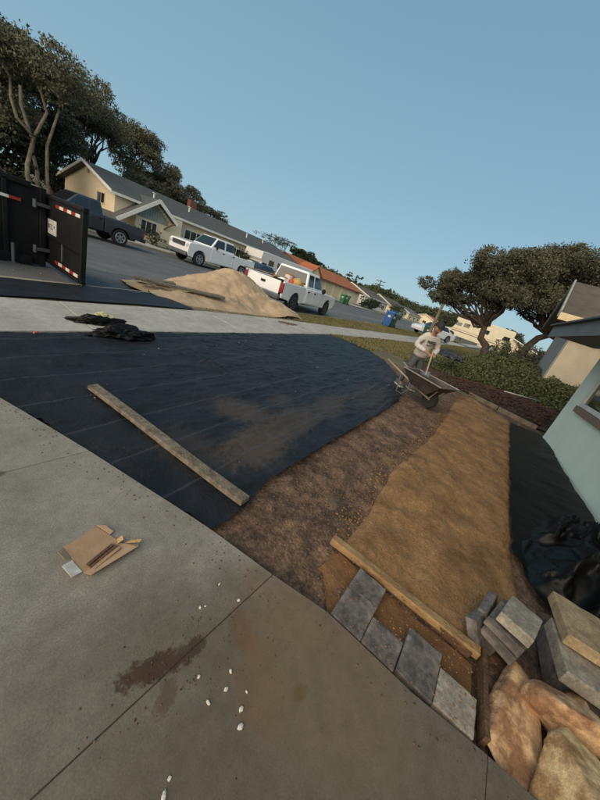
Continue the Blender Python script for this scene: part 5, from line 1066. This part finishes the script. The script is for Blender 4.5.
for s in (-1, 1):
    ax = (-0.03 if s > 0 else -0.10, s * 0.13)
    sh = MB().prism([(ax[0] - 0.08, 0.025), (ax[0] + 0.19, 0.025), (ax[0] + 0.20, 0.055), (ax[0] + 0.12, 0.085), (ax[0] + 0.04, 0.13), (ax[0] - 0.07, 0.13)], 'y', ax[1] - 0.045, ax[1] + 0.045).build('shoe', m_shoe, PR, bevel=0.02)
    MB().prism([(ax[0] - 0.085, 0.0), (ax[0] + 0.20, 0.0), (ax[0] + 0.205, 0.028), (ax[0] - 0.085, 0.028)], 'y', ax[1] - 0.048, ax[1] + 0.048).build('sole', m_sole, sh, bevel=0.006)
# chest print: block letters over a swoosh, on the front of the sweatshirt
def chest(y, z, o=0.0):   # follows the round of the chest
    xx = 0.085 + 0.133 * math.sqrt(max(0, 1 - (y / 0.19) ** 2)) + 0.0 ; return (xx + o + (1.10 - z) * -0.25, y, z)
def print_poly(mb, pts):
    n = len(pts); vs = [chest(p[0], p[1], 0.004) for p in pts] + [chest(p[0], p[1], 0.012) for p in pts]
    mb.add(vs, [tuple(range(n)), tuple(range(2 * n - 1, n - 1, -1))] + [(i, (i + 1) % n, (i + 1) % n + n, i + n) for i in range(n)])
pk = MB(); H_ = 0.055; Z0 = 1.075
def stroke(y0, z0, y1, z1, w=0.012):
    d = Vector((y1 - y0, z1 - z0)).normalized(); nn = Vector((-d.y, d.x)) * w / 2; print_poly(pk, [(y0 - nn.x, z0 - nn.y), (y1 - nn.x, z1 - nn.y), (y1 + nn.x, z1 + nn.y), (y0 + nn.x, z0 + nn.y)])
y = 0.085   # reading left to right for someone facing him: +y is his left = viewer's right, so letters run from -y to +y
def letter(ch, y0, w=0.036):
    t_, b_2 = Z0 + H_, Z0
    S_ = {'N': [(0, 0, 0, 1), (0, 1, 1, 0), (1, 0, 1, 1)], 'I': [(0.5, 0, 0.5, 1)], 'K': [(0, 0, 0, 1), (0, 0.45, 1, 1), (0.2, 0.5, 1, 0)], 'E': [(0, 0, 0, 1), (0, 1, 1, 1), (0, 0.5, 0.85, 0.5), (0, 0, 1, 0)]}[ch]
    for (a, b, c, d) in S_: stroke(y0 + a * w, b_2 + b * H_, y0 + c * w, b_2 + d * H_)
for ch, y0 in zip('NIKE', (-0.092, -0.050, -0.012, 0.036)): letter(ch, y0)
sw_pts = [(-0.10, 1.045), (-0.075, 1.02), (-0.045, 1.012), (0.10, 1.062), (-0.04, 1.030), (-0.065, 1.033)]
print_poly(pk, sw_pts); pk.build('chest_print', mat('print_black', (0.02, 0.02, 0.022), 0.8), PR)

# the tool in his hands, blade down in the tray
def w2(p): return Matrix.Translation(PR.location) @ Matrix.Rotation(PR.rotation_euler.z, 4, 'Z') @ Vector(p)
hand = w2((0.40, 0.0, 0.885)); tip = Vector((6.12, 1.08, 0.45)); topp = hand + (hand - tip).normalized() * 0.14
SH = thing('shovel', 'pale-handled spade held by the man, its blade down in the wheelbarrow', 'shovel', tip); MB().tube([topp - tip, (hand - tip) * 0.12], 0.015, 8).build('handle', m_hand, SH)
dv = (hand - tip).normalized(); bl = MB(); bl.bar((0, 0, 0), (hand - tip) * 0.28, 0.15, 0.01, up=(1, 0, 0)); bl.build('blade', m_bump, SH, bevel=0.003)

# ------------------------------------------------------------------ plants
rg = np.random.RandomState(21)
# grass: parkway strip and the lawn patch past the fabric
def blades(name, n, fx, h, label, zf, m=l_grass):
    P = fx(n); n = len(P); a = rg.rand(n) * 6.28; w = 0.006 + 0.006 * rg.rand(n); hh = h * (0.5 + rg.rand(n)); lean = rg.normal(0, 0.5, (n, 2)) * hh[:, None]
    z = zf(P[:, 0], P[:, 1]); D = np.stack([np.cos(a), np.sin(a)], 1) * (w * (1 + P[:, 0] * 0.10))[:, None]
    V = np.stack([np.column_stack([P - D, z]), np.column_stack([P + D, z]), np.column_stack([P + lean, z + hh])], 1).reshape(-1, 3)
    return tag(fast_mesh(name, V, np.arange(3 * n).reshape(n, 3), m), label, 'grass', kind='stuff')
def strip_pts(n):
    x = 8.9 + 44 * rg.rand(n) ** 1.7; t = rg.rand(n); a = interp(off(SW_F, 0.02), x); c = interp(off(KERB, -0.14), x); y = a + (c - a) * t; keep = fbm(x, y, 0.9, 4) + 0.12 * sst((x - 10) / 4) > -0.06
    return np.stack([x, y], 1)[keep]
blades('parkway_grass', 90000, strip_pts, 0.045, 'patchy grass on the parkway strip beside the white pickup', lambda x, y: 0 * x - 0.01)
def lawn_pts(n):
    x = 8.9 + 30 * rg.rand(n) ** 1.5; y = 1.0 + 4.2 * rg.rand(n); lim = 4.95 - 1.1 * sst((x - 9.0) / 0.5) - (x - 9.4) * 0.75; low = np.maximum(lim, np.where(x < 13, 2.4, 0.8))
    keep = (y > low + 0.25 * fbm(x, y, 2, 3)) & (y < interp(SW_N, x) - 0.03) & (fbm(x, y, 1.1, 4) + 0.25 * sst((x - 10) / 2.5) > -0.02); return np.stack([x, y], 1)[keep]
blades('lawn_grass', 110000, lawn_pts, 0.06, 'rough lawn behind the man, left of the green shrubs', lambda x, y: ground_z(x, y) + 0.0)
# ivy bank: a leafy skin over the mound
def bank_h(x, y):
    return 0.95 * sst((3.2 - y) / 2.8) * sst((x - 10.7) / 1.9) * (0.75 + 0.6 * fbm(x, y, 0.9, 3) + 0.35 * fbm(x, y, 2.6, 3))
def bank_pts(n):
    x = 9.9 + 8.5 * rg.rand(n) ** 1.4; y = -3.2 + 6.5 * rg.rand(n); h = bank_h(x, y); z0 = mound(x, y) + terrain(x, y); k = (h > 0.09) & ((x > 11.2) | (rg.rand(n) < 0.45)) & (y < 3.15)
    z = z0 + np.maximum(0.03, h) * (1 - 0.55 * rg.rand(n) ** 2.2) + rg.normal(0, 0.03, n); return np.stack([x, y, z], 1)[k]
Pn = bank_pts(120000); V_, F_ = quads(Pn, 0.065, rg, 0.0, 0.75); tag(fast_mesh('ivy_bank', V_, F_, l_ivy), 'dense green ivy and shrubs covering the bank right of the man', 'shrubs', kind='stuff')
xs = np.arange(10.6, 18.6, 0.2); ys = np.arange(-3.2, 3.0, 0.2); XX, YY = np.meshgrid(xs, ys, indexing='ij'); zz = mound(XX, YY) + terrain(XX, YY) + np.maximum(0, bank_h(XX, YY)) * 0.55 - 0.03; ii = np.arange(XX.size).reshape(XX.shape)
tag(fast_mesh('bank_undergrowth', np.stack([XX.ravel(), YY.ravel(), zz.ravel()], 1), np.stack([ii[:-1, :-1].ravel(), ii[1:, :-1].ravel(), ii[1:, 1:].ravel(), ii[:-1, 1:].ravel()], 1), m_mulch, smooth=True), 'dark tangle of stems under the ivy leaves', 'undergrowth', kind='stuff')
def bush(name, label, loc, r, per, size, leaf, group=None, n=10, seed=1, cat='shrub'):
    g_ = np.random.RandomState(seed); t = thing(name, label, cat, loc, 0, group); b = MB()
    for k in range(5): a = g_.rand() * 6.28; b.tube(wob((0, 0, -0.1), (math.cos(a) * r[0] * 0.5, math.sin(a) * r[1] * 0.5, r[2] * 1.1), 3, 0.05, g_), [0.04, 0.03, 0.02, 0.01], 5)
    b.build('stems', m_bark, t)
    cl = [(g_.normal(0, r[0] * 0.42), g_.normal(0, r[1] * 0.42), r[2] * (0.35 + 1.0 * g_.rand()), r[0] * 0.5, r[1] * 0.5, r[2] * 0.42) for _ in range(n)]
    V, F = quads(crown_pts(cl, per, g_), size, g_); fast_mesh('foliage', V, F, leaf, t); return t
bush('shrub', 'tall dark shrub against the grey gable of the neighbour house', (14.6, 0.25, 0.5), (1.2, 0.7, 0.75), 1500, 0.085, l_ivy, seed=3)
bush('shrub', 'brown-green bush below the oak, right of its trunk', (19.5, -0.6, 0.5), (1.8, 1.2, 0.9), 1100, 0.10, l_oak, seed=4)
bush('shrub', 'grey-green bush under the entrance gable window of the bungalow', (13.6, 24.9, 0.0), (1.2, 0.6, 0.62), 900, 0.10, l_far, seed=5)
bush('shrub', 'clipped dark cypress bush beside the white motorhome', (21.6, 23.6, 0.2), (0.75, 0.6, 1.22), 1500, 0.09, l_dark, seed=6, n=16)
bush('shrub', 'rounded dark bush in front of the brown-roofed house', (57.0, 25.0, 0.0), (2.2, 1.4, 1.2), 500, 0.2, l_dark, seed=7)
bush('shrub', 'round green bush left of the blue recycling bin skyline', (70.5, 25.0, 0.0), (2.2, 1.6, 1.5), 500, 0.2, l_far, seed=8)
bush('shrub', 'dark bush at the end of the orange-roofed house', (53.5, 24.5, 0.0), (1.6, 1.2, 1.1), 500, 0.18, l_dark, seed=9)

# the twisted oak on the right
def oak(label, loc, trunk_end, crown, seed, per, size, name='oak_tree'):
    g_ = np.random.RandomState(seed); limbs = []; base = (0, 0, -0.2); limbs.append((wob(base, trunk_end, 5, 0.05, g_), 0.26, 0.15))
    for c in crown:
        e = (c[0], c[1], c[2]); m_ = tuple((np.array(trunk_end) * 0.55 + np.array(e) * 0.45) + np.array([0, 0, -0.25])); limbs.append((wob(trunk_end, m_, 3, 0.10, g_) + wob(m_, e, 3, 0.10, g_)[1:], 0.075, 0.02))
    return make_tree(name, label, loc, limbs, crown, per, size, l_oak, m_bark, g_)
OC = []
g0 = np.random.RandomState(77)
for (x, y, z, rx, ry, rz) in [(x_, y_ * 0.80 + 0.1, z_, a_, b_, c_) for (x_, y_, z_, a_, b_, c_) in [(0.5, 4.2, 3.6, 1.6, 1.2, 0.8), (0.6, 3.0, 4.3, 1.8, 1.3, 1.0), (0.5, 1.6, 5.3, 1.8, 1.4, 1.0), (0.8, 0.2, 5.4, 1.8, 1.5, 1.2), (0.2, 2.2, 3.9, 1.5, 1.2, 0.8), (0.8, 4.9, 3.0, 1.2, 0.9, 0.6), (0.4, 3.6, 3.0, 1.1, 0.9, 0.5), (-0.4, 0.8, 4.0, 1.4, 1.2, 0.8), (0.3, 5.0, 3.7, 0.9, 0.7, 0.6), (0.2, 2.4, 4.6, 1.5, 1.2, 0.8), (0.0, 1.0, 4.4, 1.5, 1.2, 0.8)]]:
    for k in range(4): OC.append((x + g0.normal(0, 0.7), y + g0.normal(0, 0.45), z + g0.normal(0, 0.30), rx * 0.62, ry * 0.62, rz * 0.62))
oak('big dark oak with twisted trunk and wide crown in front of the cream motorhome', (20.0, 0.95, 0.10), (0.3, 1.0, 2.1), OC, 5, 3600, 0.115)
OC2 = []
for (x, y, z, rx, ry, rz) in [(0, 0.2, 4.8, 2.0, 1.6, 1.2), (0, 0.5, 5.7, 1.8, 1.2, 1.0), (-0.3, -0.3, 6.0, 1.8, 1.2, 0.9), (0.3, -1.0, 6.4, 1.8, 1.3, 0.9), (0, 1.0, 5.3, 1.6, 1.0, 0.9), (0.2, -1.6, 5.3, 2.0, 1.6, 1.3), (0, -3.4, 5.6, 2.0, 1.8, 1.3), (0.4, -5.2, 5.6, 2, 1.8, 1.2), (0.2, -7.0, 5.8, 2.2, 1.8, 1.3), (-0.8, -6.4, 5.0, 2.0, 1.8, 1.1), (-0.4, -2.6, 6.0, 1.8, 1.6, 0.9), (-0.5, -1.8, 4.1, 1.6, 1.4, 0.8), (-0.6, -3.4, 4.4, 1.8, 1.5, 0.9), (-1.0, -5.0, 5.0, 1.8, 1.5, 1.1), (0.5, 1.2, 4.2, 1.5, 1.2, 0.8)]:
    for k in range(4): OC2.append((x + g0.normal(0, 0.7), y + g0.normal(0, 0.55), z + g0.normal(0, 0.35), rx * 0.62, ry * 0.62, rz * 0.62))
oak('dark oak whose curved trunk leans beside the neighbour house, crown spreading over its roof', (21.8, 0.2, 0.15), (0.3, -1.2, 2.7), OC2, 9, 3600, 0.115)

# the tall trees behind the bungalow, one by one
def big_tree(label, loc, h, rad, seed, leaf=l_euc, bark=m_bark, per=850, size=0.18, name='eucalyptus', n=9, low=0.35, group='tall trees behind the bungalow'):
    g_ = np.random.RandomState(seed); limbs = []; top = (g_.normal(0, 0.4), g_.normal(0, 0.4), h * 0.55)
    limbs.append((wob((0, 0, -0.3), top, 5, 0.04, g_), 0.045 * h * 0.8, 0.10)); cl = []
    for k in range(n):
        a = g_.rand() * 6.28; q = rad * (0.25 + 0.65 * g_.rand()); zc = h * (low + (0.92 - low) * g_.rand()); sh = 1 - 0.55 * max(0, (zc / h - 0.6) / 0.4)
        c = (math.cos(a) * q * sh, math.sin(a) * q * sh, zc); limbs.append((wob((top[0] * 0.7, top[1] * 0.7, h * 0.35), c, 4, 0.08, g_), 0.12, 0.03))
        for j in range(3): cl.append((c[0] + g_.normal(0, rad * 0.16), c[1] + g_.normal(0, rad * 0.16), c[2] + g_.normal(0, h * 0.035), rad * (0.24 + 0.14 * g_.rand()), rad * (0.24 + 0.14 * g_.rand()), h * (0.055 + 0.035 * g_.rand())))
    return make_tree(name, label, loc, limbs, cl, per, size, leaf, bark, g_, group)
T = big_tree
T('tall dense tree at the far left edge above the trailer', (4.6, 34.0, 0.3), 9.9, 4.2, 101, n=16, bark=m_barkp)
T('pale-trunked tree beside the left edge, bare forked stems showing', (7.4, 38.0, 0.4), 10.6, 4.2, 102, n=14, bark=m_barkp, low=0.5)
T('broad dark tree rising behind the left end of the bungalow roof', (12.2, 41.5, 0.6), 11.6, 4.4, 103, n=15)
T('leaning airy tree with sky showing, left of the bungalow ridge', (16.5, 44.0, 0.8), 10.8, 3.6, 104, n=11, low=0.45)
T('rounded tree over the middle of the bungalow roof', (21.2, 45.0, 1.0), 10.2, 3.8, 105, n=14)
T('lower rounded tree right of the middle of the bungalow roof', (26.0, 46.0, 1.0), 8.6, 3.6, 106, n=13)
T('low dark tree near the chimney of the bungalow', (30.5, 47.0, 1.0), 7.2, 3.2, 107, n=12, leaf=l_oak)
T('small dark tree at the right end of the dark tree line', (35.5, 48.0, 1.0), 6.3, 2.8, 108, n=10, leaf=l_oak)
T('dark bushy tree low behind the left wall of the bungalow', (6.6, 31.5, 0.1), 5.0, 3.0, 109, n=12, leaf=l_dark, low=0.2)
T('dark bushy tree filling the gap above the left roof slope', (11.5, 38.5, 0.4), 6.2, 3.4, 110, n=12, leaf=l_dark, low=0.25)
T('dark undergrowth tree at the left edge behind the trailer', (3.4, 28.0, 0.1), 4.6, 2.6, 111, n=12, leaf=l_dark, low=0.15)
T('thin, nearly leafless tree above the roofs behind the white pickup', (49.0, 44.0, 0.3), 6.6, 5.0, 112, n=14, leaf=l_far, per=130)
T('small tree behind the orange roof, left one', (55.0, 44.0, 1.0), 6.8, 3.2, 113, n=9, leaf=l_dark, size=0.3)
T('small tree behind the orange roof, right one', (61.0, 46.0, 1.2), 6.0, 3.2, 114, n=9, leaf=l_dark, size=0.3)
gp_ = np.random.RandomState(140)
make_tree('eucalyptus', 'tree with three bare pale stems standing out against the dark crowns at the left', (7.9, 29.5, 0.0),
    [(wob((0, 0, 0), (-0.7, 0, 6.2), 5, 0.055, gp_), 0.15, 0.08), (wob((0.1, 0, 0.8), (0.25, 0.1, 6.6), 5, 0.055, gp_), 0.13, 0.07), (wob((0.5, 0.2, 0), (1.2, 0, 6.0), 5, 0.055, gp_), 0.13, 0.06), (wob((-0.2, 0, 4.0), (-1.6, 0.2, 7.0), 4, 0.05, gp_), 0.10, 0.05)],
    [(gp_.normal(-0.4, 1.5), gp_.normal(0, 1.0), 6.9 + 1.3 * gp_.rand(), 1.2, 1.1, 0.75) for _ in range(14)], 850, 0.17, l_euc, m_barkp, gp_, 'tall trees behind the bungalow')
# white shed wall low behind the trailer at the far left
SHD = thing('low_wall', 'low dark brick garden wall at the left behind the trailer', 'wall', (3.0, 25.6, 0)); MB().box((0.5, 0, 0.55), (7.0, 0.25, 1.3)).build('wall', mat('dark_brick', (0.09, 0.05, 0.04), 0.9, (0.05, 0.03, 0.025), 9), SHD); MB().box((0.5, 0, 1.24), (7.1, 0.32, 0.07)).build('coping', m_kerb, SHD)

# wooded rise at the end of the street
def woods():
    g_ = np.random.RandomState(61); cl = []
    for i in range(150):
        t = g_.rand(); y = 2 + 75 * t; x = 150 + 45 * g_.rand() - 10 * t; z = float(terrain(x, y)); h = 4.5 + 4.0 * g_.rand()
        cl.append((x, y, z + h * 0.45, 3.4 + 2 * g_.rand(), 3.4 + 2 * g_.rand(), h * 0.5))
    for i in range(130):
        t = g_.rand(); x = 75 + 90 * t; y = 50 + 8 * g_.rand() + 16 * (1 - t) * g_.rand() + 10 * t; h = 4.0 + 2.5 * g_.rand()
        cl.append((x, y, float(terrain(x, y)) + h * 0.4, 3.0 + 1.5 * g_.rand(), 3.0 + 1.5 * g_.rand(), h * 0.5))
    P = crown_pts(cl, 170, g_, 0.5); V, F = quads(P, 0.75, g_, 0.0, 0.7); return tag(fast_mesh('distant_woods', V, F, l_far), 'dark wooded rise closing the far end of the street', 'woods', kind='stuff')
woods()
for i, (x, y, h, r, s) in enumerate([(118, 46, 7.5, 4.5, 201), (104, 42, 6.5, 4, 202), (96, 18.5, 6.0, 3.4, 203), (112, 12.5, 6.5, 3.8, 204), (90, -9, 6.5, 4.5, 205), (76, 41, 6.0, 3.6, 206), (128, 3, 7.5, 4.6, 207), (72, 9.8, 4.2, 2.2, 208)]):
    labs = ['round tree on the rise left of the far houses', 'tree behind the low grey far house', 'street tree beyond the far parked car', 'darker street tree near the end of the street', 'broad tree behind the cream motorhome', 'tree behind the far cream house roof', 'tall tree in front of the wooded rise', 'small street tree beyond the blue bin']
    big_tree(labs[i], (x, y, float(terrain(x, y))), h, r, s, leaf=l_far, per=90, size=0.45, name='street_tree', n=9, group='trees down the street')
for (x, y) in ((18.4, 6.8),): pass
